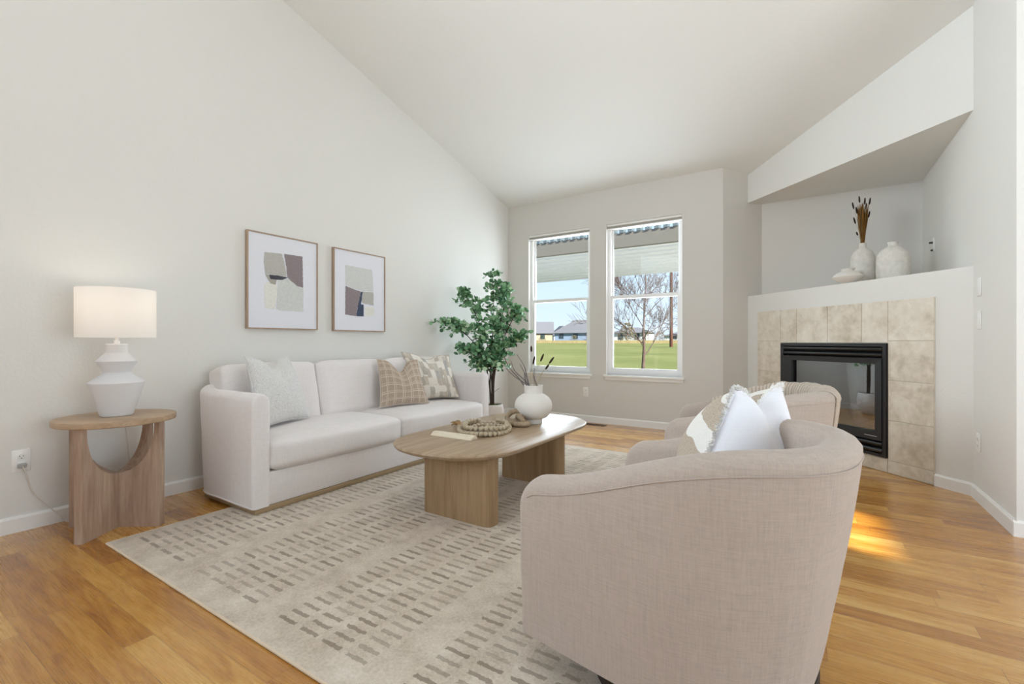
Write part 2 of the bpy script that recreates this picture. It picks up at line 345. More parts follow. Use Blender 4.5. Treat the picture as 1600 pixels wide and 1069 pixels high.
def box(bm, x0, x1, y0, y1, z0, z1, bev=0.0, seg=2):
    r = bmesh.ops.create_cube(bm, size=1.0); vs_ = r['verts']
    for v in vs_: v.co = Vector(((x0 + x1) / 2 + v.co.x * (x1 - x0), (y0 + y1) / 2 + v.co.y * (y1 - y0), (z0 + z1) / 2 + v.co.z * (z1 - z0)))
    if bev > 0:
        ed = list({e for v in vs_ for e in v.link_edges}); bmesh.ops.bevel(bm, geom=ed, offset=bev, segments=seg, profile=0.5, affect='EDGES')
    return bm
def boxo(name, mat, dims, bev=0.0, parent=None, loc=None, rotz=0.0, seg=2):
    bm = BM(); box(bm, *dims, bev=bev, seg=seg); return finish(name, bm, mat, parent, loc, rotz, smooth=bev > 0, ang=50)
def prism(bm, poly, z0, z1):
    """poly: list of (x,y); z0/z1 numbers or functions of (x,y)"""
    f0 = z0 if callable(z0) else (lambda x, y: z0); f1 = z1 if callable(z1) else (lambda x, y: z1)
    a = [bm.verts.new((x, y, f0(x, y))) for x, y in poly]; b = [bm.verts.new((x, y, f1(x, y))) for x, y in poly]
    bm.faces.new(a[::-1]); bm.faces.new(b)
    n = len(poly)
    for i in range(n): bm.faces.new((a[i], a[(i + 1) % n], b[(i + 1) % n], b[i]))
    return bm
def lathe(bm, prof, cx=0, cy=0, seg=48, sx=1.0, sy=1.0):
    rings = []
    for r, z in prof:
        if r < 1e-5: rings.append([bm.verts.new((cx, cy, z))])
        else: rings.append([bm.verts.new((cx + r * sx * math.cos(2 * PI * i / seg), cy + r * sy * math.sin(2 * PI * i / seg), z)) for i in range(seg)])
    for a, b in zip(rings, rings[1:]):
        for i in range(seg):
            j = (i + 1) % seg
            if len(a) == 1 and len(b) == 1: continue
            if len(a) == 1: bm.faces.new((a[0], b[j], b[i]))
            elif len(b) == 1: bm.faces.new((a[i], a[j], b[0]))
            else: bm.faces.new((a[i], a[j], b[j], b[i]))
    return bm
def tube(bm, pts, rad, seg=8, cap=True):
    pts = [Vector(p) for p in pts]; n = len(pts)
    if not hasattr(rad, '__len__'): rad = [rad] * n
    up = Vector((0.13, 0.31, 0.94)).normalized(); prev = None; rings = []
    for i in range(n):
        tn = (pts[min(i + 1, n - 1)] - pts[max(i - 1, 0)])
        if tn.length < 1e-9: tn = Vector((0, 0, 1))
        tn.normalize()
        if prev is None:
            a = tn.cross(up)
            if a.length < 0.1: a = tn.cross(Vector((1, 0, 0)))
        else: a = prev - tn * prev.dot(tn)
        a.normalize(); prev = a; b = tn.cross(a)
        rings.append([bm.verts.new(pts[i] + (a * math.cos(2 * PI * k / seg) + b * math.sin(2 * PI * k / seg)) * rad[i]) for k in range(seg)])
    for p, q in zip(rings, rings[1:]):
        for k in range(seg): bm.faces.new((p[k], p[(k + 1) % seg], q[(k + 1) % seg], q[k]))
    if cap: bm.faces.new(rings[0][::-1]); bm.faces.new(rings[-1])
    return bm
def spline(pts, n=8):
    P = [Vector(p) for p in pts]; P = [P[0] * 2 - P[1]] + P + [P[-1] * 2 - P[-2]]; out = []
    for i in range(1, len(P) - 2):
        for k in range(n):
            u = k / n; a, b, c, d = P[i - 1], P[i], P[i + 1], P[i + 2]
            out.append(0.5 * ((2 * b) + (-a + c) * u + (2 * a - 5 * b + 4 * c - d) * u * u + (-a + 3 * b - 3 * c + d) * u ** 3))
    out.append(P[-2]); return out
def wall_holes(bm, a0, a1, z0, z1, b0, b1, holes, axis='x'):
    """wall along axis from a0..a1, thickness b0..b1, rectangular holes (a,b,z,z)"""
    A = sorted({a0, a1, *[h[0] for h in holes], *[h[1] for h in holes]}); Z = sorted({z0, z1, *[h[2] for h in holes], *[h[3] for h in holes]})
    for i in range(len(A) - 1):
        for j in range(len(Z) - 1):
            ca, cz = (A[i] + A[i + 1]) / 2, (Z[j] + Z[j + 1]) / 2
            if any(h[0] < ca < h[1] and h[2] < cz < h[3] for h in holes): continue
            if axis == 'x': box(bm, A[i], A[i + 1], b0, b1, Z[j], Z[j + 1])
            else: box(bm, b0, b1, A[i], A[i + 1], Z[j], Z[j + 1])
    bmesh.ops.remove_doubles(bm, verts=bm.verts, dist=1e-5)
    # drop the doubled inner faces
    seen = {}; kill = []
    for f in bm.faces:
        k = tuple(sorted(v.index for v in f.verts))
    bm.verts.index_update()
    for f in list(bm.faces):
        k = tuple(sorted(v.index for v in f.verts))
        if k in seen: kill += [f, seen[k]]
        else: seen[k] = f
    if kill: bmesh.ops.delete(bm, geom=list(set(kill)), context='FACES')
    return bm

# ------------------------------------------------------------------ the room shell
struct(boxo('floor', M['floor'], (-0.15, XR + 0.15, YB - 0.15, L + 0.6, -0.12, 0.0)))
bm = BM(); prism(bm, [(-0.15, YB - 0.15), (XR + 0.15, YB - 0.15), (XR + 0.15, L + 0.6), (-0.15, L + 0.6)], lambda x, y: zceil(y), lambda x, y: zceil(y) + 0.15)
struct(finish('ceiling', bm, M['ceiling']))
LW = (-2.5, -0.5, 1.3, 3.3)  # opening of the made-up left window, cut for the fill light
bm = BM(); wall_holes(bm, YB - 0.15, 0.0, 0, 4.2, -0.15, 0.0, [LW], axis='y')
prism(bm, [(-0.15, 0.0), (0, 0.0), (0, L + 0.16), (-0.15, L + 0.16)], 0, lambda x, y: zceil(y) + 0.02)
prism(bm, [(-0.15, YB - 0.15), (0, YB - 0.15), (0, 0.0), (-0.15, 0.0)], 4.2, lambda x, y: zceil(y) + 0.02)
struct(finish('wall_left', bm, M['wall']))
W1 = (0.330, 1.222, 0.600, 2.435); W2 = (1.433, 2.330, 0.600, 2.435)
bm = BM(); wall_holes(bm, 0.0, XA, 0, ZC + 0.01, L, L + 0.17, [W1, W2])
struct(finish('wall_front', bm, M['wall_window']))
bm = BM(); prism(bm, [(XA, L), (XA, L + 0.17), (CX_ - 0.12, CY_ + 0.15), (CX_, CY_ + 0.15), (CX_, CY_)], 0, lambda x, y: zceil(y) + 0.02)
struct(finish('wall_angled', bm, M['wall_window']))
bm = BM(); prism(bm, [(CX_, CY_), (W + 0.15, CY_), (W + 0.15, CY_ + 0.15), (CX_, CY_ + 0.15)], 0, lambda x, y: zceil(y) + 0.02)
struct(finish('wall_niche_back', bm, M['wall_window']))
bm = BM(); prism(bm, [(W, YE), (W + 0.15, YE + 0.15), (W + 0.15, CY_), (W, CY_)], 0, lambda x, y: zceil(y) + 0.02)
struct(finish('wall_right', bm, M['wall']))
bm = BM(); prism(bm, [(W, YE), (XR, YE), (XR, YE + 0.15), (W + 0.15, YE + 0.15)], 0, lambda x, y: zceil(y) + 0.02)
struct(finish('wall_return', bm, M['wall']))
# adjoining space: right wall with patio door and transom, wall behind the camera with a made-up window for the fill
DOOR = (-0.45, 2.35, 0.0, 2.08); TRAN = (1.42, 2.15, 2.50, 2.90)
bm = BM(); wall_holes(bm, YB, YE + 0.15, 0, 3.0, XR, XR + 0.15, [DOOR, TRAN], axis='y')
prism(bm, [(XR, YB), (XR + 0.15, YB), (XR + 0.15, YE + 0.15), (XR, YE + 0.15)], 3.0, lambda x, y: zceil(y) + 0.02)
struct(finish('wall_far_right', bm, M['wall']))
BW = (0.2, 4.6, 1.8, 4.0)  # opening of the made-up back window, cut for the fill light
bm = BM(); wall_holes(bm, 0.0, XR, 0, zceil(YB) + 0.02, YB - 0.15, YB, [BW])
struct(finish('wall_back', bm, M['wall']))

# fireplace chase, local frame: x along face (0 = left end), y into the wall
FANG = -PI / 4
FLOC = (BX, BY, 0)
FLEN = math.hypot(DX - BX, DY - BY)
FB = (0.472, 1.508, 0.108, 0.990)
bm = BM(); wall_holes(bm, 0.0, FLEN, 0, ZM - 0.12, 0.0, 0.10, [FB])
struct(finish('wall_fireplace', bm, M['wall'], loc=FLOC, rotz=FANG))
tri = [(BX, BY), (DX, DY), (W, CY_), (CX_, CY_)]
bm = BM(); prism(bm, tri, ZM - 0.12, ZM); struct(finish('wall_niche_shelf', bm, M['wall']))
bm = BM(); prism(bm, tri, ZN, lambda x, y: zceil(y) + 0.01); struct(finish('wall_above_niche', bm, M['wall']))

# tile surround: one mesh of tiles with grout behind (local fireplace frame)
bm = BM(); T0, T1, TT = 0.155, 1.830, 1.315
for (a, b, c, d_) in ((T0, FB[0], 0, TT), (FB[1], T1, 0, TT), (FB[0], FB[1], FB[3], TT), (FB[0], FB[1], 0, FB[2])): box(bm, a, b, -0.006, 0.0, c, d_)
struct(finish('trim_tile_grout', bm, M['grout'], loc=FLOC, rotz=FANG))
bm = BM(); G = 0.0025
def tl_(a, b, c, d_): box(bm, a + G, b - G, -0.012, -0.004, c + G, d_ - G, bev=0.002, seg=1)
rows = [0.0, 0.098, 0.402, 0.706, 1.008, TT]
for i in range(len(rows) - 2):
    tl_(T0, FB[0] - 0.002, rows[i], rows[i + 1]); tl_(FB[1] + 0.002, T1, rows[i], rows[i + 1])
top = [T0, 0.462, 0.655, 0.985, 1.300, 1.511, T1]
for a, b in zip(top, top[1:]):
    tl_(a, b, 1.008 if (a < 0.3 or a > 1.5) else 0.992, TT)
for a, b in zip([FB[0], 0.80, 1.12], [0.80, 1.12, FB[1]]): tl_(a, b, 0, 0.104)
struct(finish('trim_tile_surround', bm, M['tile'], loc=FLOC, rotz=FANG, smooth=True, ang=20))

# baseboards
def baseboard(name, p, q, h=0.083, t=0.014):
    p = Vector((*p, 0)); q = Vector((*q, 0)); d = q - p; ln = d.length; bm = BM()
    prof = [(0, 0), (-t, 0), (-t, h - 0.012), (-t * 0.5, h), (0, h)]
    a = [bm.verts.new((0, y, z)) for y, z in prof]; b = [bm.verts.new((ln, y, z)) for y, z in prof]
    bm.faces.new(a); bm.faces.new(b[::-1])
    for i in range(5): bm.faces.new((a[i], b[i], b[(i + 1) % 5], a[(i + 1) % 5]))
    return struct(finish(name, bm, M['trim'], loc=p, rotz=math.atan2(d.y, d.x)))
baseboard('baseboard_left', (0, YB), (0, L))
baseboard('baseboard_front', (0, L), (XA, L))
baseboard('baseboard_angled', (XA, L), (BX, BY))
u_ = Vector((1, -1, 0)).normalized()
p0 = Vector((BX, BY, 0)) + u_ * 0.0; p1 = p0 + u_ * T0; p2 = p0 + u_ * T1; p3 = Vector((DX, DY, 0))
baseboard('baseboard_fireplace_left', (p0.x, p0.y), (p1.x, p1.y))
baseboard('baseboard_fireplace_right', (p2.x, p2.y), (p3.x, p3.y))
baseboard('baseboard_right', (W, DY), (W, YE - 0.010))
baseboard('baseboard_return', (W - 0.0145, YE), (XR, YE))
baseboard('baseboard_back', (XR, YB), (0, YB))
baseboard('baseboard_far_right', (XR, YE), (XR, DOOR[1] + 0.06))

# windows
def window(idx, o, midz=True, y=L + 0.085, axis='x', sill=True):
    a0, a1, z0, z1 = o
    root = thing('window_%d' % idx, '', '', ((a0 + a1) / 2, y, z0)); del root['label']; del root['category']; struct(root)
    h = z1 - z0; hw = (a1 - a0) / 2; f = 0.042
    bm = BM(); wall_holes(bm, -hw, hw, 0, h, -0.035, 0.04, [(-hw + f, hw - f, f + 0.012, h - f)]); finish('window_frame', bm, M['vinyl'], root)
    zm = 0.945
    # lower sash, upper sash
    bm = BM(); wall_holes(bm, -hw + f - 0.004, hw - f + 0.004, f, zm + 0.022, -0.030, -0.004, [(-hw + f + 0.026, hw - f - 0.026, f + 0.040, zm - 0.018)]); finish('sash', bm, M['vinyl'], root)
    bm = BM(); wall_holes(bm, -hw + f - 0.004, hw - f + 0.004, zm - 0.018, h - f + 0.004, 0.002, 0.026, [(-hw + f + 0.020, hw - f - 0.020, zm + 0.018, h - f - 0.018)]); finish('sash', bm, M['vinyl'], root)
    boxo('pane', M['glass'], (-hw + f + 0.02, hw - f - 0.02, -0.019, -0.015, f + 0.03, zm - 0.01), parent=root)
    boxo('pane', M['glass'], (-hw + f + 0.015, hw - f - 0.015, 0.012, 0.016, zm + 0.01, h - f - 0.01), parent=root)
    # sill board and apron
    bm = BM(); box(bm, -hw - 0.028, hw + 0.028, L - y - 0.035, -0.035, -0.026, 0.0, bev=0.005); finish('window_sill', bm, M['trim'], root, smooth=True)
    bm = BM(); box(bm, -hw - 0.012, hw + 0.012, L - y - 0.014, L - y - 0.0005, -0.062, -0.026, bev=0.003); finish('apron', bm, M['trim'], root, smooth=True)
    for s in (-1, 1):   # jamb liners
        boxo('jamb', M['trim'], (s * hw - (0.004 if s > 0 else 0), s * hw + (0.004 if s < 0 else 0), L - y + 0.001, -0.035, 0.0, h), parent=root)
    return root
window(1, W1); window(2, W2)
def raised_blind(o, label):
    a0, a1, z0, z1 = o
    r = thing('window_blind', label, 'blind', ((a0 + a1) / 2, L + 0.028, z1 - 0.062), 0, 'raised cellular window blinds'); hw = (a1 - a0) / 2 - 0.008
    boxo('headrail', M['trim'], (-hw, hw, -0.022, 0.022, 0.034, 0.061), 0.003, r)
    bm = BM()
    for k in range(4): box(bm, -hw, hw, -0.018, 0.018, 0.010 + k * 0.006, 0.0145 + k * 0.006, bev=0.0015, seg=1)
    finish('folded_cells', bm, M['blind'], r)
    boxo('bottom_rail', M['trim'], (-hw, hw, -0.019, 0.019, 0.0, 0.010), 0.002, r)
raised_blind(W1, 'fully raised pale cellular blind at the top of the left window')
raised_blind(W2, 'fully raised pale cellular blind at the top of the right window beside the fireplace')

# patio door and transom in the far right wall, plus made-up back and left windows for the fill lights (all off frame)
def simple_frame(name, axis, a0, a1, z0, z1, b, n):
    root = bpy.data.objects.new(name, None); COL.objects.link(root); struct(root)
    bm = BM(); f = 0.05; wd = (a1 - a0) / n
    holes = [(a0 + i * wd + f, a0 + (i + 1) * wd - f, z0 + f, z1 - f) for i in range(n)]
    wall_holes(bm, a0, a1, z0, z1, b, b + 0.06, holes, axis); finish('window_frame', bm, M['vinyl'], root)
simple_frame('door_1', 'y', DOOR[0], DOOR[1], DOOR[2], DOOR[3], XR + 0.05, 2)
simple_frame('window_3', 'y', TRAN[0], TRAN[1], TRAN[2], TRAN[3], XR + 0.05, 1)
simple_frame('window_4', 'x', BW[0], BW[1], BW[2], BW[3], YB - 0.10, 3)
simple_frame('window_5', 'y', LW[0], LW[1], LW[2], LW[3], -0.10, 2)
# unseen slab added outside the patio door to keep the sun out
struct(boxo('sun_block_slab', M['sun_block'], (XR + 0.15, XR + 3.6, -2.6, 2.48, 2.10, 2.18)))

# ------------------------------------------------------------------ outlets, switches
def outlet(loc, rotz, label, cat='outlet', kind='outlet', plug=False, group=None):
    r = thing('wall_outlet' if kind == 'outlet' else 'light_switch', label, cat, loc, rotz, group)
    boxo('plate', M['plastic'], (-0.036, 0.036, -0.006, 0.0, -0.058, 0.058), 0.003, r)
    if kind == 'outlet':
        for zc in (0.021, -0.021):
            bm = BM(); lathe(bm, [(0, -0.0085), (0.0155, -0.0085), (0.0165, -0.007), (0.0165, -0.004)], seg=24)
            for v in bm.verts: v.co = Vector((v.co.x, v.co.z, v.co.y * 1.0 + zc))
            rc = finish('receptacle', bm, M['plastic'], r, smooth=True)
            bm = BM(); box(bm, -0.0075, -0.0055, -0.0092, -0.008, zc, zc + 0.008); box(bm, 0.0055, 0.0075, -0.0092, -0.008, zc, zc + 0.007); box(bm, -0.002, 0.002, -0.0092, -0.008, zc - 0.009, zc - 0.005)
            finish('slot', bm, M['slot'], rc)
    else:
        boxo('rocker', M['plastic'], (-0.016, 0.016, -0.010, -0.004, -0.033, 0.033), 0.003, r)
    return r
outlet((0.0, 0.650, 0.372), PI / 2 , 'white wall outlet with a grey plug, left of the round side table')
pl_ = thing('power_plug', 'small grey plug in the lower socket of the left wall outlet', 'plug', (0.0085, 0.650, 0.348))
boxo('body', M['greyplastic'], (0.0, 0.022, -0.017, 0.017, -0.012, 0.012), 0.004, pl_)
outlet((1.167, L, 0.374), 0.0, 'small white outlet on the wall below the gap between the two windows')
outlet((W, 4.012, 0.368), -PI / 2, 'white outlet low on the right wall beside the fireplace corner')
outlet((W, 4.000, 1.138), -PI / 2, 'white rocker light switch on the right wall, at mid height below the blank plate', 'switch', 'switch')
r = thing('wall_plate', 'blank white plate on the right wall just below the mantel shelf end', 'plate', (W, 4.0, 1.345), -PI / 2)
boxo('plate', M['plastic'], (-0.036, 0.036, -0.007, 0.0, -0.058, 0.058), 0.003, r)
r = thing('coaxial_outlet', 'small white cable plate with dark plug inside the niche, right of the vases', 'outlet', (W, 5.25, 1.83), -PI / 2)
boxo('plate', M['plastic'], (-0.036, 0.036, -0.006, 0.0, -0.058, 0.058), 0.003, r)
boxo('connector', M['slot'], (-0.008, 0.008, -0.030, -0.006, 0.010, 0.026), 0.002, r)
boxo('connector', M['slot'], (-0.012, 0.012, -0.020, -0.006, -0.052, -0.040), 0.002, r)
# floor register
r = thing('floor_register', 'dark brown metal floor vent under the left window by the baseboard', 'vent', (1.33, 5.22, 0.0))
bm = BM(); wall_holes(bm, -0.15, 0.15, -0.05, 0.05, 0, 0.004, [(-0.135, 0.135, -0.037, 0.037)])
for v in bm.verts: v.co = Vector((v.co.x, v.co.z, v.co.y))
finish('frame', bm, M['grille'], r)
bm = BM()
for k in range(16): box(bm, -0.13 + k * 0.0168, -0.123 + k * 0.0168, -0.037, 0.037, 0.0005, 0.003)
finish('grille', bm, M['grille'], r)

# ------------------------------------------------------------------ fireplace insert
fp = thing('fireplace_insert', 'black metal gas fireplace insert with glass door set in beige tile', 'fireplace', FLOC, FANG)
x0, x1, z0, z1 = FB
x0 += 0.003; x1 -= 0.003; z0 += 0.003; z1 -= 0.003
bm = BM(); wall_holes(bm, x0, x1, z0, z1, -0.022, 0.02, [(x0 + 0.035, x1 - 0.030, z0 + 0.022, z1 - 0.022)]); finish('outer_frame', bm, M['metalblack'], fp)
# inner door frame
bm = BM(); DX0, DX1, DZ0, DZ1 = x0 + 0.035, x1 - 0.030, 0.235, 0.872
gx0, gx1, gz0, gz1 = 0.600, 1.432, 0.300, 0.828
ring_o = [(DX0, DZ0), (DX1, DZ0), (DX1, DZ1), (DX0, DZ1)]; ring_i = [(gx0, gz0), (gx1, gz0), (gx1, gz1), (gx0, gz1)]
o1 = [bm.verts.new((a, -0.030, b)) for a, b in ring_o]; i1 = [bm.verts.new((a + (0.012 if k in (0, 3) else -0.012), -0.026, b)) for k, (a, b) in enumerate(ring_i)]
i2 = [bm.verts.new((a, 0.012, b)) for a, b in ring_i]; o2 = [bm.verts.new((a, 0.012, b)) for a, b in ring_o]
for k in range(4):
    j = (k + 1) % 4
    bm.faces.new((o1[k], o1[j], i1[j], i1[k])); bm.faces.new((i1[k], i1[j], i2[j], i2[k])); bm.faces.new((o1[k], o1[j], o2[j], o2[k])); bm.faces.new((o2[k], o2[j], i2[j], i2[k]))
dr = finish('door_frame', bm, M['metalblack'], fp)
boxo('glass', M['fireglass'], (gx0, gx1, 0.004, 0.007, gz0, gz1), parent=dr)
boxo('latch', M['greyplastic'], (1.34, 1.44, -0.032, -0.029, 0.262, 0.267), parent=dr)
# louvers (curved slats)
def louver(name, za, zb):
    bm = BM(); n = 10
    for k in range(n):
        a = PI * k / (n - 1)
        pass
    pts = [(-0.012 - 0.016 * math.sin(PI * k / n), za + (zb - za) * k / n) for k in range(n + 1)]
    a = [bm.verts.new((DX0, y, z)) for y, z in pts]; b = [bm.verts.new((DX1, y, z)) for y, z in pts]
    a2 = [bm.verts.new((DX0, 0.01, za)), bm.verts.new((DX0, 0.01, zb))]; b2 = [bm.verts.new((DX1, 0.01, za)), bm.verts.new((DX1, 0.01, zb))]
    for k in range(n): bm.faces.new((a[k], b[k], b[k + 1], a[k + 1]))
    bm.faces.new(a + [a2[1], a2[0]]); bm.faces.new(b + [b2[1], b2[0]])
    bm.faces.new((a[0], b[0], b2[0], a2[0])); bm.faces.new((a[-1], b[-1], b2[1], a2[1])); bm.faces.new((a2[0], b2[0], b2[1], a2[1]))
    return finish(name, bm, M['louver'], fp, smooth=True, ang=50)
louver('louver', 0.924, 0.962); louver('louver', 0.880, 0.918)
louver('louver', 0.184, 0.228); louver('louver', 0.134, 0.176)
# firebox interior
bm = BM(); box(bm, 0.56, 1.47, 0.46, 0.47, 0.28, 0.86); box(bm, 0.545, 0.56, 0.012, 0.47, 0.28, 0.86); box(bm, 1.47, 1.485, 0.012, 0.47, 0.28, 0.86)
box(bm, 0.545, 1.485, 0.012, 0.47, 0.86, 0.875); box(bm, 0.545, 1.485, 0.012, 0.47, 0.265, 0.28)
finish('firebox', bm, M['firebox'], fp)
boxo('upper_panel', M['firebox'], (DX0, DX1, 0.012, 0.03, 0.875, z1 - 0.02), parent=fp)
bm = BM(); box(bm, DX0, DX1, 0.012, 0.03, z0 + 0.02, 0.265); finish('lower_panel', bm, M['firebox'], fp)
# logs and bed: rest in the firebox
Mf = Matrix.Translation(Vector(FLOC)) @ Matrix.Rotation(FANG, 4, 'Z')
def log(p, q, r, label):
    p = Vector(p); q = Vector(q); c = (p + q) / 2; bm = BM()
    pts = [(p.lerp(q, k / 9) - c) + Vector((0, 0, 0.008 * math.sin(k * 1.7))) for k in range(10)]
    tube(bm, pts, [r * (0.9 + 0.14 * math.sin(k * 2.3 + r * 90)) for k in range(10)], 14)
    for v in bm.verts: v.co += Vector((noise.noise(v.co * 40), noise.noise(v.co * 40 + Vector((5, 0, 0))), noise.noise(v.co * 40 + Vector((0, 9, 0))))) * 0.007
    o = finish('fireplace_log', bm, M['log'], smooth=True, ang=60); o.matrix_world = Mf @ Matrix.Translation(c); tag(o, label, 'log', 'ceramic logs in the firebox')
log((0.70, 0.30, 0.375), (1.36, 0.33, 0.385), 0.048, 'long grey ceramic log lying at the back of the firebox')
log((1.00, 0.17, 0.335), (1.36, 0.24, 0.445), 0.040, 'grey ceramic log leaning up to the right behind the fireplace glass')
log((0.78, 0.17, 0.335), (1.18, 0.27, 0.475), 0.034, 'thin ceramic log crossing over the others in the firebox')
bm = BM(); bmesh.ops.create_grid(bm, x_segments=60, y_segments=26, size=0.5)
for v in bm.verts:
    v.co = Vector((1.02 + v.co.x * 0.86, 0.235 + v.co.y * 0.41, 0.29 + 0.022 * abs(noise.noise(Vector((v.co.x * 26, v.co.y * 12, 0)))) * 2))
ext = bmesh.ops.extrude_face_region(bm, geom=list(bm.faces))
for g_ in ext['geom']:
    if isinstance(g_, bmesh.types.BMVert): g_.co.z = 0.2805
o = finish('ember_bed', bm, M['ember'], smooth=True); o.matrix_world = Mf; o['kind'] = 'stuff'; tag(o, 'bed of brown lava rock and embers on the firebox floor', 'embers')

# ------------------------------------------------------------------ rug
rg = thing('area_rug', 'large cream area rug with rows of taupe dashes under the coffee table', 'rug', (1.815, 2.425, 0))
boxo('pile', M['rug'], (-1.215, 1.215, -1.592, 1.585, 0.0, 0.012), 0.004, rg)
bm = BM(); x_, y_ = 1.216, 1.592
tube(bm, [(-x_, -y_, 0.006), (x_, -y_, 0.006), (x_, y_ - 0.006, 0.006), (-x_, y_ - 0.006, 0.006), (-x_, -y_, 0.006)], 0.0058, 8)
finish('binding', bm, M['rugedge'], rg)
RZ = 0.012

# ------------------------------------------------------------------ U-shaped upholstered shells
def path_u(xf, xb, hw, rx, ry, n=14, ns=14, sup=2.0):
    """centre line: starts at front of the -y arm, runs to the back and returns on the +y arm"""
    pts = []
    for k in range(ns): pts.append((xf + (xb - rx - xf) * (k / ns), -hw))
    for k in range(n + 1):
        a = PI / 2 * k / n; pts.append((xb - rx + rx * math.sin(a) ** (2 / sup), -hw + ry - ry * math.cos(a) ** (2 / sup)))
    if hw - ry > 0.02:
        for k in range(1, ns + 4): pts.append((xb, -hw + ry + 2 * (hw - ry) * k / (ns + 4)))
    mir = [(x, -y) for x, y in pts if y <= 1e-6][::-1]
    left = [p for p in pts if p[1] < -1e-6]
    mid = [p for p in pts if abs(p[1]) <= 1e-6][:1]
    return left + mid + [(x, -y) for x, y in left[::-1]]
def resample(pts, n):
    P = [Vector((p[0], p[1], 0)) for p in pts]; d = [0]
    for a, b in zip(P, P[1:]): d.append(d[-1] + (b - a).length)
    out = []; j = 0
    for k in range(n):
        s = d[-1] * k / (n - 1)
        while j < len(d) - 2 and d[j + 1] < s: j += 1
        u = (s - d[j]) / max(1e-9, d[j + 1] - d[j]); out.append(P[j].lerp(P[j + 1], u))
    return out, d[-1]
def ushell(path, th, hfun, flare, zb=0.0, rt=0.07, re=0.03, N=120, rim=6, hz=10, wrinkle=0.0, seed=0):
    P, tot = resample(path, N); bm = BM(); rings = []
    # extra dense stations at the ends for round front edges
    stations = []
    for d in (0.0, 0.0015, 0.005, 0.011, 0.019, 0.028, 0.040, 0.055): stations.append(d)
    S = sorted(set(stations + [tot * k / (N - 1) for k in range(N) if 0.06 < tot * k / (N - 1) < tot - 0.06] + [tot - d for d in stations]))
    def at(s):
        f = s / tot * (N - 1); i = min(int(f), N - 2); p = P[i].lerp(P[i + 1], f - i)
        a = P[max(0, i - 1)]; b = P[min(N - 1, i + 2)]; t_ = (b - a).normalized(); return p, t_
    for s in S:
        p, t_ = at(s); nrm = Vector((t_.y, -t_.x, 0))       # outward: for the -y arm running +x, outward is -y
        d = min(s, tot - s)
        ht = th / 2
        if d < re: ht = th / 2 - re + math.sqrt(max(0, re * re - (re - d) ** 2))
        h = hfun(p)
        if d < rt: h = h - rt + math.sqrt(max(0, rt * rt - (rt - d) ** 2))
        fo = flare(p, nrm)
        sec = []
        hr = h - ht * 0.9
        for k in range(hz + 1):
            z = zb + (hr - zb) * k / hz; sec.append((ht - fo * (1 - (z - zb) / max(0.01, h - zb)) ** 1.3, z))
        for k in range(1, rim):
            a = PI * k / rim; sec.append((ht * math.cos(a), hr + ht * 0.9 * math.sin(a)))
        for k in range(hz, -1, -1):
            z = zb + (hr - zb) * k / hz; sec.append((-ht - (fo * 0.8) * (1 - (z - zb) / max(0.01, h - zb)), z))
        ring = []
        for o_ff, z in sec:
            q = p + nrm * o_ff; q.z = z
            if wrinkle:
                ww = noise.noise(Vector((q.x * 7 + seed, q.y * 7, q.z * 9))) * wrinkle; q += nrm * ww
            ring.append(bm.verts.new(q))
        rings.append(ring)
    m = len(rings[0])
    for a, b in zip(rings, rings[1:]):
        for k in range(m): bm.faces.new((a[k], a[(k + 1) % m], b[(k + 1) % m], b[k]))
    bm.faces.new(rings[0]); bm.faces.new(rings[-1][::-1])
    return bm, at, tot
def smoothstep(a, b, x):
    u = max(0, min(1, (x - a) / (b - a))); return u * u * (3 - 2 * u)
def cushion(bm, x0, x1, y0, y1, z0, z1, r=0.04, puff=0.02, nx=14, ny=18, nz=6, e=5.0, seed=0, wr=0.004):
    """soft box: superellipsoid-like block with bulging faces"""
    c = Vector(((x0 + x1) / 2, (y0 + y1) / 2, (z0 + z1) / 2)); h = Vector(((x1 - x0) / 2, (y1 - y0) / 2, (z1 - z0) / 2))
    b2 = bmesh.new(); bmesh.ops.create_cube(b2, size=2.0); bmesh.ops.subdivide_edges(b2, edges=b2.edges, cuts=13, use_grid_fill=True)
    mp = {}
    for v in b2.verts:
        p = v.co.copy()
        # spread samples toward edges
        p = Vector([math.copysign(abs(t_) ** 0.8, t_) for t_ in p])
        q = Vector((p.x * h.x, p.y * h.y, p.z * h.z))
        inner = Vector([max(-hh_ + r, min(hh_ - r, t_)) for hh_, t_ in zip(h, q)])
        d = q - inner
        if d.length > 1e-9:
            if sum(1 for a, b in zip(q, inner) if abs(a - b) > 1e-6) > 1 or True: d = d.normalized() * r if d.length > r * 0.999 or sum(1 for a, b in zip(q, inner) if abs(a - b) > 1e-6) > 1 else d
        q = inner + d
        bx = (1 - p.x ** 2); by = (1 - p.y ** 2); bz = (1 - p.z ** 2)
        q.z += puff * math.copysign(1, p.z) * (abs(p.z) ** 4) * bx ** 0.6 * by ** 0.6
        q.x += puff * 0.6 * math.copysign(1, p.x) * (abs(p.x) ** 4) * by ** 0.6 * bz ** 0.6
        q.y += puff * 0.3 * math.copysign(1, p.y) * (abs(p.y) ** 4) * bx ** 0.6 * bz ** 0.6
        q += c
        q += Vector((noise.noise(q * 6 + Vector((seed, 0, 0))), noise.noise(q * 6 + Vector((0, seed, 3))), noise.noise(q * 6 + Vector((7, 0, seed))))) * wr
        mp[v] = bm.verts.new(q)
    for f in b2.faces: bm.faces.new([mp[v] for v in f.verts])
    b2.free(); return bm

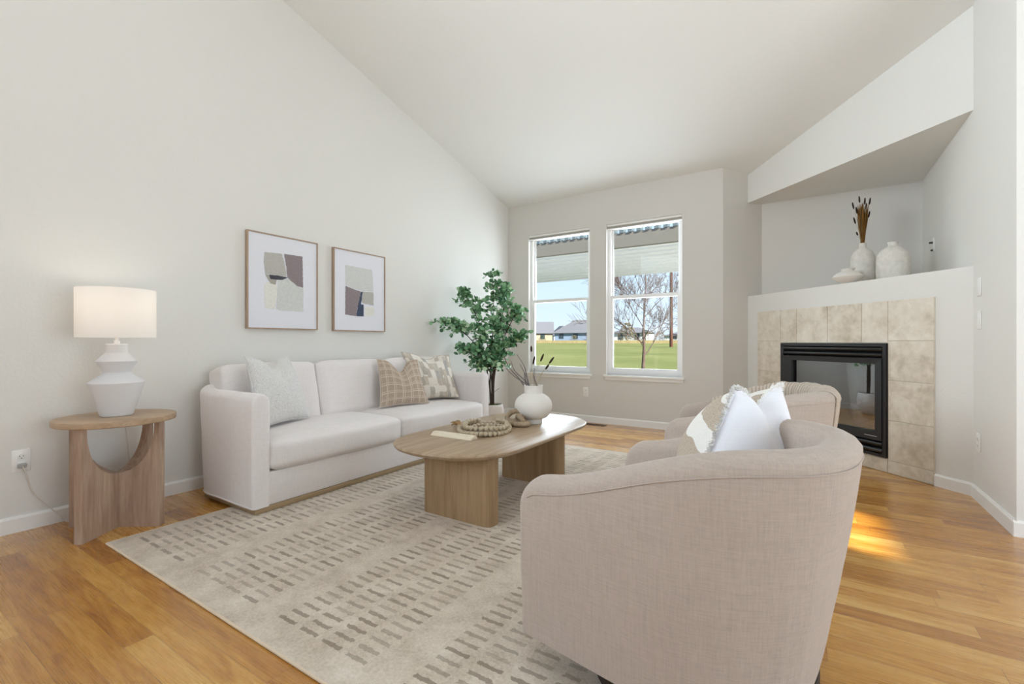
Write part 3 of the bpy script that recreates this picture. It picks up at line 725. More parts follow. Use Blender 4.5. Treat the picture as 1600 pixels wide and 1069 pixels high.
# sofa: front faces +x, so mirror the U (back at -x)
sofa = thing('sofa', 'long off-white linen sofa with rounded shell back against the left wall', 'sofa', (0.46, 2.55, RZ))
def sh(v): return v
SX0, SX1, SHW = 0.05, 0.868, 1.15
path = path_u(-(SX1 - 0.46) , -(SX0 + 0.055 - 0.46), SHW - 0.0525, 0.19, 0.19, sup=2.2)
bm, at, tot = ushell(path, 0.105, lambda p: 0.690 + 0.02 * smoothstep(0.1, 0.38, p.x), lambda p, n_: 0.075 * max(0, n_.x) + 0.0, zb=0.032, rt=0.022, re=0.02, N=150, wrinkle=0.004, seed=3)
for v in bm.verts: v.co.x = -v.co.x
finish('shell', bm, M['sofa'], sofa, smooth=True, ang=60)
def piping_path(at, tot, off, zfun, r, n=160, mirror=False, s0=0.0, s1=1.0):
    pts = []
    for k in range(n + 1):
        s = tot * (s0 + (s1 - s0) * k / n); p, t_ = at(s); nn = Vector((t_.y, -t_.x, 0)); o_ff, z = off(p, nn), zfun(p, min(s, tot - s))
        q = p + nn * o_ff; q.z = z; pts.append(Vector((-q.x, q.y, q.z)) if mirror else q)
    return pts
bm = BM(); tube(bm, piping_path(at, tot, lambda p, n_: 0.0535 - 0.075 * max(0, n_.x), lambda p, d: 0.040, 0.003, mirror=True), 0.0032, 6); finish('welt', bm, M['sofa'], sofa, smooth=True)
boxo('front_rail', M['sofa'], (0.30, 0.398, -1.055, 1.055, 0.032, 0.226), 0.008, sofa)
boxo('deck', M['sofa'], (-0.36, 0.33, -1.05, 1.05, 0.10, 0.215), 0.0, sofa)
bm = BM(); box(bm, -0.20, 0.402, -1.132, 1.132, 0.0, 0.032, bev=0.004); finish('plinth', bm, M['plinth'], sofa, smooth=True)
for k, (a, b) in enumerate(((-1.045, -0.012), (-0.006, 1.045))):
    bm = BM(); cushion(bm, -0.26, 0.425, a, b, 0.228, 0.408, 0.045, 0.026, seed=k * 5); finish('seat_cushion', bm, M['sofa'], sofa, smooth=True, ang=80)
for k in range(3):
    a = -1.040 + k * 0.695; bm = BM(); cushion(bm, -0.10, 0.10, a, a + 0.686, -0.22, 0.22, 0.032, 0.020, seed=k * 11 + 2)
    R = Matrix.Rotation(math.radians(-12), 4, 'Y')
    for v in bm.verts: v.co = R @ v.co + Vector((-0.235, 0, 0.600))
    finish('back_cushion', bm, M['sofa'], sofa, smooth=True, ang=80)

# ------------------------------------------------------------------ throw pillows (built in place from four corners)
def pillow_mesh(bl, br, tr, tl, T, chop=0.0, side='both', n=34, wr=0.006, seed=0, conc=0.07, Tf=None):
    bl, br, tr, tl = [Vector(q) for q in (bl, br, tr, tl)]
    N_ = ((br - bl).cross(tl - bl)).normalized(); up = ((tl + tr) / 2 - (bl + br) / 2).normalized()
    bm = BM(); uvl = bm.loops.layers.uv.new('UVMap'); grids = {}
    c0 = (bl + br + tr + tl) / 4
    for sg in ((1, -1) if side == 'both' else ((1,) if side == 'front' else (-1,))):
        g = {}
        for i in range(n + 1):
            for j in range(n + 1):
                if side == 'both' and sg == -1 and (i in (0, n) or j in (0, n)): g[i, j] = grids[1][i, j]; continue
                u = -math.cos(PI * i / n); v = -math.cos(PI * j / n)
                u = 0.5 * u + 0.5 * (2 * i / n - 1); v = 0.5 * v + 0.5 * (2 * j / n - 1)
                uu = u * (1 - conc * (1 - v * v) ** 1.0); vv = v * (1 - conc * (1 - u * u) ** 1.0)
                a, b = (uu + 1) / 2, (vv + 1) / 2
                p = bl * (1 - a) * (1 - b) + br * a * (1 - b) + tr * a * b + tl * (1 - a) * b
                th_ = T if (Tf is None or sg < 0) else Tf
                t_ = th_ / 2 * (max(0, (1 - u * u)) ** 0.55) * (max(0, (1 - v * v)) ** 0.55) * (1 - 0.15 * v)
                cb = chop * math.exp(-(u / 0.34) ** 2) * max(0, (v + 1) / 2) ** 1.6
                p = p - up * cb
                t_ *= 1 - 0.25 * math.exp(-(u / 0.22) ** 2) * max(0, v) * (1 if chop else 0)
                p = p + N_ * sg * t_
                wv_ = noise.noise((p - c0) * 9 + Vector((seed, sg * 3, 0))) * wr * (1 - max(abs(u), abs(v)) ** 6); p = p + N_ * wv_
                g[i, j] = bm.verts.new(p)
        grids[sg] = g
        for i in range(n):
            for j in range(n):
                vs4 = [g[i, j], g[i + 1, j], g[i + 1, j + 1], g[i, j + 1]]
                uvs = [(i / n, j / n), ((i + 1) / n, j / n), ((i + 1) / n, (j + 1) / n), (i / n, (j + 1) / n)]
                try: f = bm.faces.new(vs4 if sg > 0 else vs4[::-1])
                except ValueError: continue
                for lp, uv_ in zip(f.loops, uvs if sg > 0 else uvs[::-1]): lp[uvl].uv = uv_
    g = grids[1] if 1 in grids else grids[-1]
    edge = [g[i, 0].co.copy() for i in range(n)] + [g[n, j].co.copy() for j in range(n)] + [g[i, n].co.copy() for i in range(n, 0, -1)] + [g[0, j].co.copy() for j in range(n, 0, -1)]
    return bm, edge + [edge[0]], N_
def pillow(name, corners, T, mat, label, chop=0.0, piping=None, seed=0, conc=0.07):
    base = (Vector(corners[0]) + Vector(corners[1])) / 2; r = thing(name, label, 'pillow', base, 0, 'throw pillows on the sofa')
    cs = [Vector(c) - base for c in corners]
    bm, edge, N_ = pillow_mesh(*cs, T, chop, seed=seed, conc=conc); finish('cover', bm, mat, r, smooth=True, ang=85)
    bm = BM(); tube(bm, edge, 0.0035, 6); finish('piping', bm, piping or mat, r, smooth=True)
    return r
ZS = 0.452
pillow('throw_pillow', [(0.605, 1.575, ZS), (0.455, 2.030, ZS), (0.350, 1.930, 0.895), (0.470, 1.560, 0.905)], 0.20, M['boucle'],
       'white nubby boucle pillow with pinched top in the near corner of the sofa', 0.07, seed=4)
pillow('throw_pillow', [(0.505, 2.640, ZS), (0.640, 3.090, ZS), (0.430, 3.150, 0.835), (0.370, 2.725, 0.850)], 0.15, M['plaid'],
       'taupe pillow with thin cream plaid lines leaning on the sofa back', 0.11, seed=9)
pillow('throw_pillow', [(0.430, 3.130, ZS), (0.600, 3.560, ZS), (0.400, 3.640, 0.865), (0.240, 3.130, 0.905)], 0.14, M['patch'],
       'cream and grey patchwork pillow at the far sofa end, behind the plaid pillow', 0.05, seed=15)

# ------------------------------------------------------------------ side table and lamp
sx_, sy_ = 0.345, 0.950
st_ = thing('side_table', 'round light oak side table with crossed cut-out panels beside the sofa', 'side table', (sx_, sy_, 0), math.atan2(-0.82, 0.573))
bm = BM(); lathe(bm, [(0, 0.568), (0.252, 0.568), (0.258, 0.5695), (0.2605, 0.573), (0.2605, 0.595), (0.259, 0.599), (0.254, 0.600), (0, 0.600)], seg=96); finish('table_top', bm, M['sidetop'], st_, smooth=True, ang=30)
def cut_panel(rot, th=0.040, R=0.236, zt=0.568, zc=0.290, wl=0.026, split=None):
    bm = BM(); n = 24; out = [(-R, 0.0), (R, 0.0), (R, zt), (R - wl, zt)]
    for k in range(1, n): a = PI * k / n; out.append(((R - wl) * math.cos(a), zt - (zt - zc) * math.sin(a) ** 0.85))
    out += [(-R + wl, zt), (-R, zt)]
    if split: out = [(max(split, x) if x < split else x, z) for x, z in out] if split > 0 else [(min(split, x), z) for x, z in out]
    # strips keep concave outline clean
    xs = sorted({round(x, 5) for x, z in out}); 
    def top(x):
        ax_ = abs(x)
        if ax_ >= R - wl: return zt
        return zt - (zt - zc) * math.sqrt(max(0, 1 - (ax_ / (R - wl)) ** 2)) ** 0.85
    cols = []
    for x in xs: cols.append((x, top(x)))
    # duplicate at the leg edges
    F = []; 
    for y in (-th / 2, th / 2): F.append([(bm.verts.new((x, y, 0)), bm.verts.new((x, y, z))) for x, z in cols])
    a, b = F
    for k in range(len(cols) - 1):
        bm.faces.new((a[k][0], a[k + 1][0], a[k + 1][1], a[k][1])); bm.faces.new((b[k][0], b[k][1], b[k + 1][1], b[k + 1][0]))
        bm.faces.new((a[k][1], a[k + 1][1], b[k + 1][1], b[k][1])); bm.faces.new((a[k][0], b[k][0], b[k + 1][0], a[k + 1][0]))
    for k in (0, -1): bm.faces.new((a[k][0], a[k][1], b[k][1], b[k][0]))
    bmesh.ops.remove_doubles(bm, verts=bm.verts, dist=1e-5)
    bmesh.ops.rotate(bm, verts=bm.verts, matrix=Matrix.Rotation(rot, 3, 'Z'))
    return bm
finish('panel', cut_panel(0), M['sideoak'], st_, smooth=True, ang=30)
finish('panel', cut_panel(PI / 2, split=0.021), M['sideoak'], st_, smooth=True, ang=30)
finish('panel', cut_panel(PI / 2, split=-0.021), M['sideoak'], st_, smooth=True, ang=30)
lamp = thing('table_lamp', 'white sculpted ceramic table lamp with lit drum shade on the side table', 'lamp', (sx_ - 0.005, sy_, 0.600))
bm = BM(); prof = [(0, 0.0), (0.066, 0.0), (0.071, 0.004), (0.1205, 0.176), (0.1215, 0.181), (0.119, 0.185), (0.062, 0.228), (0.057, 0.236), (0.059, 0.244), (0.088, 0.292), (0.089, 0.296), (0.087, 0.300), (0.050, 0.340), (0.048, 0.345), (0.048, 0.386), (0.045, 0.390), (0.014, 0.391), (0, 0.391)]
lathe(bm, prof, seg=72); finish('base', bm, M['ceramic'], lamp, smooth=True, ang=25)
bm = BM(); lathe(bm, [(0, 0.391), (0.013, 0.391), (0.013, 0.405), (0.009, 0.408), (0.009, 0.440), (0.018, 0.445), (0.018, 0.475), (0, 0.475)], seg=24); finish('socket', bm, M['plastic'], lamp, smooth=True)
bm = BM(); lathe(bm, [(0.1705, 0.424), (0.1705, 0.685), (0.1685, 0.685), (0.1685, 0.424), (0.1705, 0.424)], seg=96); finish('shade', bm, M['shade'], lamp, smooth=True, ang=50)
bm = BM()
for k in range(3): a = 2 * PI * k / 3; tube(bm, [(0.018 * math.cos(a), 0.018 * math.sin(a), 0.46), (0.10 * math.cos(a), 0.10 * math.sin(a), 0.64), (0.168 * math.cos(a), 0.168 * math.sin(a), 0.680)], 0.0015, 6)
finish('shade_spider', bm, M['plastic'], lamp)
bm = BM(); lathe(bm, [(0, 0.475), (0.012, 0.478), (0.014, 0.49), (0.028, 0.525), (0.030, 0.54), (0.024, 0.560), (0, 0.572)], seg=24); finish('bulb', bm, M['bulb'], lamp, smooth=True)
ld = bpy.data.lights.new('lamp_light', 'POINT'); ld.energy = 1.1; ld.color = (1, 0.88, 0.74); ld.shadow_soft_size = 0.035
lo = bpy.data.objects.new('lamp_light', ld); COL.objects.link(lo); lo.location = (sx_ - 0.005, sy_, 1.185 + 0.02)
# cords
bm = BM(); tube(bm, spline([(0.030, 0.650, 0.345), (0.034, 0.665, 0.30), (0.020, 0.690, 0.20), (0.020, 0.745, 0.11), (0.030, 0.790, 0.05), (0.045, 0.815, 0.006), (0.070, 0.860, 0.004), (0.10, 0.94, 0.004), (0.07, 1.06, 0.004), (0.050, 1.10, 0.15), (0.060, 1.08, 0.45), (0.080, 1.05, 0.59), (0.120, 1.02, 0.606), (0.20, 0.985, 0.604), (0.268, 0.965, 0.606)], 10), 0.0026, 8)
tag(finish('lamp_cord', bm, M['cord'], smooth=True), 'thin pale lamp cord running from the left outlet down behind the side table', 'cord')

# ------------------------------------------------------------------ coffee table
CTZ = 0.41 
ct = thing('coffee_table', 'oval light oak coffee table on two thick panel legs on the rug', 'coffee table', (1.757, 2.585, RZ))
def stadium(hx, hy, sup, n=24):
    pts = []
    for k in range(4 * n):
        a = 2 * PI * k / (4 * n); c, s_ = math.cos(a), math.sin(a)
        x = hx * math.copysign(abs(c) ** (2 / sup), c); y = (hy - hx) * (1 if s_ > 1e-9 else -1) + hx * math.copysign(abs(s_) ** (2 / sup), s_)
        pts.append((x, y))
    pts_ = []
    for p in pts:
        if not pts_ or (abs(p[0] - pts_[-1][0]) + abs(p[1] - pts_[-1][1])) > 1e-6: pts_.append(p)
    return pts_
def slab(bm, outline, z0, z1, prof):
    """prof: list of (inset, z) going up"""
    rings = []
    n = len(outline)
    nr = []
    for i in range(n):
        a = Vector((*outline[i - 1], 0)); b = Vector((*outline[(i + 1) % n], 0)); t_ = (b - a).normalized(); nr.append(Vector((t_.y, -t_.x, 0)))
    for ins, z in prof:
        rings.append([bm.verts.new((outline[i][0] - nr[i].x * ins, outline[i][1] - nr[i].y * ins, z)) for i in range(n)])
    for a, b in zip(rings, rings[1:]):
        for i in range(n): bm.faces.new((a[i], a[(i + 1) % n], b[(i + 1) % n], b[i]))
    bm.faces.new(rings[0][::-1]); bm.faces.new(rings[-1])
    return bm
tz = CTZ - RZ
bm = BM(); slab(bm, stadium(0.415, 0.785, 2.3), 0, 0, [(0.045, tz - 0.036), (0.030, tz - 0.034), (0.012, tz - 0.026), (0.003, tz - 0.016), (0.0, tz - 0.010), (0.003, tz - 0.004), (0.010, tz)])
finish('table_top', bm, M['oaktop'], ct, smooth=True, ang=30)
for yc in (2.040, 2.858):
    bm = BM(); ol = [(y, x) for x, y in stadium(0.055, 0.245, 2.8)][::-1]
    slab(bm, ol, 0, 0, [(0.0, 0.0), (0.0, tz - 0.036)])
    for v in bm.verts: v.co += Vector((1.848 - 1.757, yc - 2.585, 0))
    finish('leg', bm, M['oakleg'], ct, smooth=True, ang=30)

# vase on coffee table
vx, vy = 1.822, 2.915
vs_ = thing('round_vase', 'round matte white vase with a footed base on the coffee table', 'vase', (vx, vy, CTZ))
sc_ = 1.0
prof = [(0, 0), (0.062, 0.0), (0.064, 0.003), (0.064, 0.026), (0.061, 0.030), (0.066, 0.032), (0.098, 0.047), (0.124, 0.075), (0.136, 0.110), (0.137, 0.135), (0.129, 0.165), (0.110, 0.190), (0.085, 0.207), (0.069, 0.213), (0.066, 0.218), (0.067, 0.262), (0.070, 0.272), (0.067, 0.276), (0.061, 0.272), (0.060, 0.215), (0.02, 0.19), (0, 0.19)]
bm = BM(); lathe(bm, prof, seg=72); finish('body', bm, M['vasewhite'], vs_, smooth=True, ang=40)
def stem_thing(base, pts, r, mat, label, group, head=None, name='dried_flower', headmat=None, headr=0.007):
    o = thing(name, label, 'dried stem', base, 0, group)
    bm = BM(); sp_ = spline(pts, 6); tube(bm, sp_, [r * (1 - 0.6 * k / len(sp_)) for k in range(len(sp_))], 6); finish('stem', bm, mat, o, smooth=True)
    if head:
        e_ = Vector(pts[-1]); d_ = (e_ - Vector(pts[-2])).normalized(); bm = BM()
        hp = [e_ + d_ * (head * (k / 8) - head * 0.5) for k in range(9)]; tube(bm, hp, [headr * v_ for v_ in (0.3, 0.75, 0.95, 1, 1, 1, 0.9, 0.7, 0.25)], 10); finish('seed_head', bm, headmat or M['seed'], o, smooth=True)
    return o
# helper giving image-lateral direction at camera (right) in the room, used only to lean stems naturally
rt_ = Vector((0.842, 0.540, 0)); 
stems = [(-0.215, 0.49, 0.03), (-0.165, 0.46, -0.02), (-0.10, 0.43, 0.03), (-0.12, 0.50, 0.0), (-0.20, 0.40, -0.03), (-0.06, 0.36, 0.02), (0.01, 0.40, -0.01)]
for k, (dx, dz, dd) in enumerate(stems):
    e_ = rt_ * dx + Vector((-0.54, 0.84, 0)) * dd + Vector((0, 0, dz)); s0_ = rt_ * (0.018 * (k - 3) / 2) + Vector((0, 0, 0.195))
    m1 = s0_.lerp(e_, 0.35) + rt_ * (0.018 * math.sin(k * 2.1)) + Vector((0, 0, 0.01)); m2 = s0_.lerp(e_, 0.7) + rt_ * (-0.02 * math.sin(k * 1.3 + 1))
    stem_thing((vx, vy, CTZ + 0.0), [s0_, m1, m2, e_], 0.0058, M['twig'], 'curly dark dried twig leaning left in the round white vase', 'curly twigs in the coffee table vase', name='dried_twig')
cats = [(0.005, 0.455, 0.02), (0.065, 0.475, 0.02), (0.135, 0.455, 0.03), (0.10, 0.41, -0.02), (-0.015, 0.54, 0.0)]
for k, (dx, dz, dd) in enumerate(cats):
    e_ = rt_ * dx + Vector((-0.54, 0.84, 0)) * dd + Vector((0, 0, dz)); s0_ = rt_ * (0.01 * (k - 1)) + Vector((0, 0, 0.195)); m1 = s0_.lerp(e_, 0.5) + rt_ * -0.018 + Vector((0, 0, 0.02))
    stem_thing((vx, vy, CTZ + 0.0), [s0_, m1, e_], 0.0016, M['straw'], 'thin dried cattail standing in the round white vase before the left window', 'cattails in the coffee table vase', head=0.062 if k < 3 else 0.045, name='dried_cattail', headr=0.0075)

# bead garland
gl = thing('bead_garland', 'coiled garland of round wooden beads on the coffee table', 'garland', (1.68, 2.50, CTZ))
bm = BM(); bmesh.ops.create_uvsphere(bm, u_segments=14, v_segments=10, radius=0.0168)
for v in bm.verts: v.co.z *= 0.92
proto = finish('bead', bm, M['bead'], gl, smooth=True, ang=90)
P_ = []
def loop(cx, cy, rx_, ry_, z, n, a0, a1, tilt=0.0, rot=0.0):
    for k in range(n):
        a = a0 + (a1 - a0) * k / n; x, y = rx_ * math.cos(a), ry_ * math.sin(a)
        P_.append((cx + x * math.cos(rot) - y * math.sin(rot), cy + x * math.sin(rot) + y * math.cos(rot), z + 0.004 * math.sin(3 * a) + tilt * math.sin(a)))
loop(0.02, -0.02, 0.165, 0.215, 0.0165, 36, 0.2, 0.2 + 2 * PI, 0, 0.5)
loop(0.05, -0.03, 0.115, 0.150, 0.0165, 24, 1.0, 1.0 + 2 * PI, 0, 0.3)
loop(0.03, -0.02, 0.140, 0.180, 0.0435, 24, 2.0, 2.0 + 1.75 * PI, 0, 0.6)
loop(0.07, -0.04, 0.055, 0.075, 0.0165, 10, 0.0, 2 * PI)
first = True
for (x, y, z) in P_[:96]:
    if first: b = proto; first = False
    else: b = proto.copy(); COL.objects.link(b); b.parent = gl
    b.location = (x, y, z); b.rotation_euler = (random.uniform(-0.4, 0.4), random.uniform(-0.4, 0.4), random.uniform(0, 6))
bm = BM()
for k in range(46):
    a = random.uniform(0, 2 * PI); rr = random.uniform(0, 0.022); b0 = Vector((-0.175, -0.03, 0.022)); e_ = Vector((-0.245 + random.uniform(-0.02, 0.02), 0.0 + random.uniform(-0.035, 0.035), 0.008 + random.uniform(0, 0.030)))
    tube(bm, [b0, b0.lerp(e_, 0.5) + Vector((0, 0, 0.012)), e_], 0.0028, 5)
finish('tassel', bm, M['tassel'], gl, smooth=True)
# wooden knot
kn = thing('wooden_knot', 'small knotted wooden chain ornament beside the round white vase', 'ornament', (1.775, 2.770, CTZ))
def link_(c, a_, b_, rot, r_):
    bm = BM(); n = 40; R = Matrix.Rotation(rot[2], 3, 'Z') @ Matrix.Rotation(rot[1], 3, 'Y') @ Matrix.Rotation(rot[0], 3, 'X'); rings = []; m = 12
    for k in range(n):
        t_ = 2 * PI * k / n; p = Vector((a_ * math.cos(t_), b_ * math.sin(t_), 0)); tn = Vector((-a_ * math.sin(t_), b_ * math.cos(t_), 0)).normalized(); nn = Vector((tn.y, -tn.x, 0))
        rings.append([bm.verts.new(Vector(c) + R @ (p + nn * (r_ * math.cos(2 * PI * j / m)) + Vector((0, 0, r_ * math.sin(2 * PI * j / m))))) for j in range(m)])
    for k in range(n):
        p, q = rings[k], rings[(k + 1) % n]
        for j in range(m): bm.faces.new((p[j], p[(j + 1) % m], q[(j + 1) % m], q[j]))
    finish('link', bm, M['knot'], kn, smooth=True, ang=90)
link_((-0.035, 0.02, 0.060), 0.056, 0.034, (1.15, -0.35, 0.4), 0.0185)
link_((0.028, 0.00, 0.040), 0.050, 0.034, (0.9, 0.35, 2.2), 0.0185)
link_((0.045, -0.03, 0.0205), 0.052, 0.032, (0, 0, 0.5), 0.0200)
link_((-0.045, -0.035, 0.0205), 0.052, 0.032, (0, 0, -0.5), 0.0200)
# cream wedge block
bm = BM(); ln_ = 0.32; a = [bm.verts.new((-ln_ / 2, y, z)) for y, z in ((-0.038, 0), (0.038, 0), (0.020, 0.022), (-0.010, 0.022))]; b = [bm.verts.new((ln_ / 2, y, z)) for y, z in ((-0.038, 0), (0.038, 0), (0.020, 0.022), (-0.010, 0.022))]
bm.faces.new(a); bm.faces.new(b[::-1])
for k in range(4): bm.faces.new((a[k], b[k], b[(k + 1) % 4], a[(k + 1) % 4]))
bmesh.ops.bevel(bm, geom=list(bm.edges), offset=0.002, segments=2, affect='EDGES')
tag(finish('wooden_block', bm, M['cream'], loc=(1.655, 2.215, CTZ), rotz=0.02, smooth=True, ang=40), 'long low cream wooden bar lying on the coffee table before the beads', 'block')

# ------------------------------------------------------------------ armchairs
def armchair(loc, rotz, label):
    r = thing('swivel_armchair', label, 'armchair', loc, rotz, 'linen barrel swivel armchairs')
    path = path_u(-0.40, 0.352, 0.322, 0.34, 0.30, sup=2.25, ns=16, n=22)
    hf = lambda p: 0.590 + 0.155 * smoothstep(-0.38, 0.26, p.x)
    fl_ = lambda p, n_: 0.012 + 0.085 * max(0, n_.x)
    bm, at, tot = ushell(path, 0.096, hf, fl_, zb=0.112, rt=0.085, re=0.022, N=150, rim=8, hz=12, wrinkle=0.003, seed=loc[1])
    finish('shell', bm, M['chair'], r, smooth=True, ang=60)
    def seam_off(p, n_): return 0.0485 - fl_(p, n_) * ((0.035) / 0.68) ** 1.3
    bm = BM(); tube(bm, piping_path(at, tot, seam_off, lambda p, d: (hf(p) - (0.085 - math.sqrt(max(0, 0.085 ** 2 - (0.085 - min(d, 0.085)) ** 2)))) - 0.048, 0.002, s0=0.02, s1=0.98), 0.0017, 6); finish('seam', bm, M['chair'], r, smooth=True)
    # front panel, seat cushion
    ol = []
    for k in range(40): a = -PI / 2 + PI * k / 39; ol.append((0.02 + 0.255 * max(0, math.cos(a)) ** 0.85, 0.268 * math.copysign(abs(math.sin(a)) ** 0.85, math.sin(a))))
    ol = [(-0.375, -0.268)] + ol + [(-0.375, 0.268)]
    bm = BM(); slab(bm, ol, 0, 0, [(0.0, 0.114), (0.0, 0.300)]); finish('seat_frame', bm, M['chair'], r, smooth=True, ang=30)
    ol2 = [(x - (0.02 if x < -0.3 else 0), y) for x, y in ol]
    bm = BM(); slab(bm, ol2, 0, 0, [(0.025, 0.302), (0.006, 0.312), (0.0, 0.335), (0.0, 0.400), (0.008, 0.425), (0.035, 0.440), (0.10, 0.448)]); finish('seat_cushion', bm, M['chair'], r, smooth=True, ang=60)
    bm = BM(); lathe(bm, [(0, 0), (0.308, 0), (0.310, 0.004), (0.310, 0.108), (0.306, 0.113), (0, 0.113)], seg=64); finish('swivel_base', bm, M['darkwood'], r, smooth=True)
    return r, at, tot, hf, fl_
C1 = (3.225, 1.475, RZ); C2 = (3.235, 2.850, RZ)
A1 = armchair(C1, math.radians(-9.8), 'cream linen barrel armchair nearest the camera, holding a tufted white pillow')
A2 = armchair(C2, math.radians(6.3), 'cream linen barrel armchair further back with a knitted throw over its back')
# throw over chair 2
r2, at2, tot2, hf2, fl2 = A2
th = thing('knit_throw', 'beige knitted throw blanket draped over the back of the further armchair', 'throw blanket', C2, math.radians(6.3))
bm = BM(); uvl = bm.loops.layers.uv.new('UVMap'); nu, nv = 64, 44; grid = {}
for i in range(nu + 1):
    f = 0.42 + 0.48 * i / nu
    p, t_ = at2(tot2 * f); nn = Vector((t_.y, -t_.x, 0)); h = hf2(p)
    for j in range(nv + 1):
        v_ = j / nv; li, lo_ = 0.20 + 0.03 * math.sin(i * 0.3), 0.36 + 0.03 * math.sin(i * 0.23 + 1)      # inner and outer drop
        arc = PI * 0.048; tot_l = li + arc + lo_; s = v_ * tot_l
        fold = 0.007 + 0.0035 * (1 + math.sin(i * 0.50 + v_ * 4.5)) + 0.002 * math.sin(i * 1.3 - v_ * 5)
        fold = 0.003 + (fold - 0.003) * smoothstep(-1, 9, i)
        if s < li: o_ff = -0.048 - fold; z = h - 0.045 - (li - s)
        elif s < li + arc:
            a = (s - li) / 0.048; o_ff = -math.cos(a) * (0.048 + fold); z = h - 0.045 + math.sin(a) * (0.045 + fold)
        else: z = h - 0.045 - (s - li - arc); o_ff = 0.048 + fold - fl2(p, nn) * max(0, 1 - (z - 0.112) / (h - 0.112)) ** 1.3
        q = p + nn * o_ff; q.z = z; grid[i, j] = bm.verts.new(q)
for i in range(nu):
    for j in range(nv):
        fc = bm.faces.new((grid[i, j], grid[i + 1, j], grid[i + 1, j + 1], grid[i, j + 1]))
        for lp, uv_ in zip(fc.loops, ((i / nu, j / nv), ((i + 1) / nu, j / nv), ((i + 1) / nu, (j + 1) / nv), (i / nu, (j + 1) / nv))): lp[uvl].uv = uv_
o = finish('blanket', bm, M['throw'], th, smooth=True, ang=90)
md_ = o.modifiers.new('thickness', 'SOLIDIFY'); md_.thickness = 0.006; md_.offset = 0.0

# tufted pillow in chair 1
cz = 0.462
cs = [Vector((3.400, 1.900, cz)), Vector((3.175, 1.440, cz)), Vector((3.312, 1.600, 0.848)), Vector((3.428, 1.850, 0.846))]
base = (cs[0] + cs[1]) / 2
tp = thing('throw_pillow', 'puffy pillow with white back and beige tufted front standing in the nearest armchair', 'pillow', base)
csl = [c - base for c in cs]
bm, edge, N_ = pillow_mesh(*csl, 0.20, 0.055, 'front', seed=21, Tf=0.40); finish('tufted_front', bm, M['tuft'], tp, smooth=True, ang=85)['label'] = 'beige front with white tufted bands'
bm, edge, N_ = pillow_mesh(*csl, 0.26, 0.055, 'back', seed=21); finish('white_back', bm, M['pillowwhite'], tp, smooth=True, ang=85)['label'] = 'plain white back'
bm = BM(); tube(bm, edge, 0.0045, 6); finish('seam', bm, M['pillowwhite'], tp, smooth=True)
bm = BM(); ctr = sum(csl, Vector()) / 4
E2 = []
for a, b in zip(edge, edge[1:]):
    for k in range(3): E2.append(a.lerp(b, k / 3))
for p in E2:
    for q in range(5):
        d_ = (p - ctr).normalized() * random.uniform(0.008, 0.020) + Vector((random.uniform(-1, 1), random.uniform(-1, 1), random.uniform(-1, 1))) * 0.007
        tube(bm, [p, p + d_ * 0.6, p + d_ + Vector((0, 0, -0.002))], 0.0013, 4, cap=False)
finish('fringe', bm, M['fringe'], tp, smooth=True)

# ------------------------------------------------------------------ pictures
def picture(y0, y1, z0, z1, shapes, label):
    r = thing('framed_picture', label, 'picture', (0.0, (y0 + y1) / 2, z0), 0, 'framed abstract pictures above the sofa'); yc = (y0 + y1) / 2; hw = (y1 - y0) / 2; h = z1 - z0
    bm = BM(); wall_holes(bm, -hw, hw, 0, h, 0.002, 0.034, [(-hw + 0.009, hw - 0.009, 0.009, h - 0.009)], axis='y'); finish('frame', bm, M['framewood'], r)
    boxo('mat_board', M['mat'], (0.004, 0.026, -hw + 0.008, hw - 0.008, 0.008, h - 0.008), parent=r)
    for k, (c, pts) in enumerate(shapes):
        bm = BM(); n = len(pts); F = []
        # roughened outline
        out = []
        for i in range(n):
            a = Vector(pts[i]); b = Vector(pts[(i + 1) % n]); m = max(2, int((b - a).length / 0.012))
            for q in range(m):
                p = a.lerp(b, q / m)
                if q: p = p + Vector((noise.noise(Vector((p.x * 60, p.y * 60, k))), noise.noise(Vector((p.x * 60, p.y * 60, k + 9))))) * 0.004
                out.append(p)
        x = 0.0262 + 0.0004 * k
        f = bm.faces.new([bm.verts.new((x, p.x - yc, p.y - z0)) for p in out]); r_ = bmesh.ops.extrude_face_region(bm, geom=[f])
        for g_ in r_['geom']:
            if isinstance(g_, bmesh.types.BMVert): g_.co.x += 0.0006
        finish('painted_shape', bm, M['art_' + c], r)
    return r
A_ = [('cream', [(1.96, 1.463), (2.03, 1.443), (2.035, 1.413), (2.02, 1.255), (1.936, 1.257), (1.933, 1.431)]),
      ('pale', [(2.04, 1.482), (2.123, 1.501), (2.165, 1.486), (2.209, 1.445), (2.256, 1.439), (2.256, 1.248), (2.06, 1.247), (2.03, 1.255)]),
      ('greige', [(1.941, 1.518), (1.972, 1.515), (1.98, 1.485), (2.03, 1.481), (2.022, 1.445), (1.98, 1.451), (1.96, 1.482)]),
      ('grey', [(1.936, 1.685), (2.07, 1.693), (2.091, 1.636), (2.112, 1.52), (2.04, 1.519), (1.941, 1.518), (1.929, 1.613)]),
      ('mauve', [(2.091, 1.696), (2.247, 1.699), (2.253, 1.444), (2.209, 1.45), (2.154, 1.485), (2.117, 1.515), (2.11, 1.589)]),
      ('dark', [(1.97, 1.517), (2.04, 1.519), (2.123, 1.513), (2.081, 1.491), (2.03, 1.484), (1.98, 1.485)])]
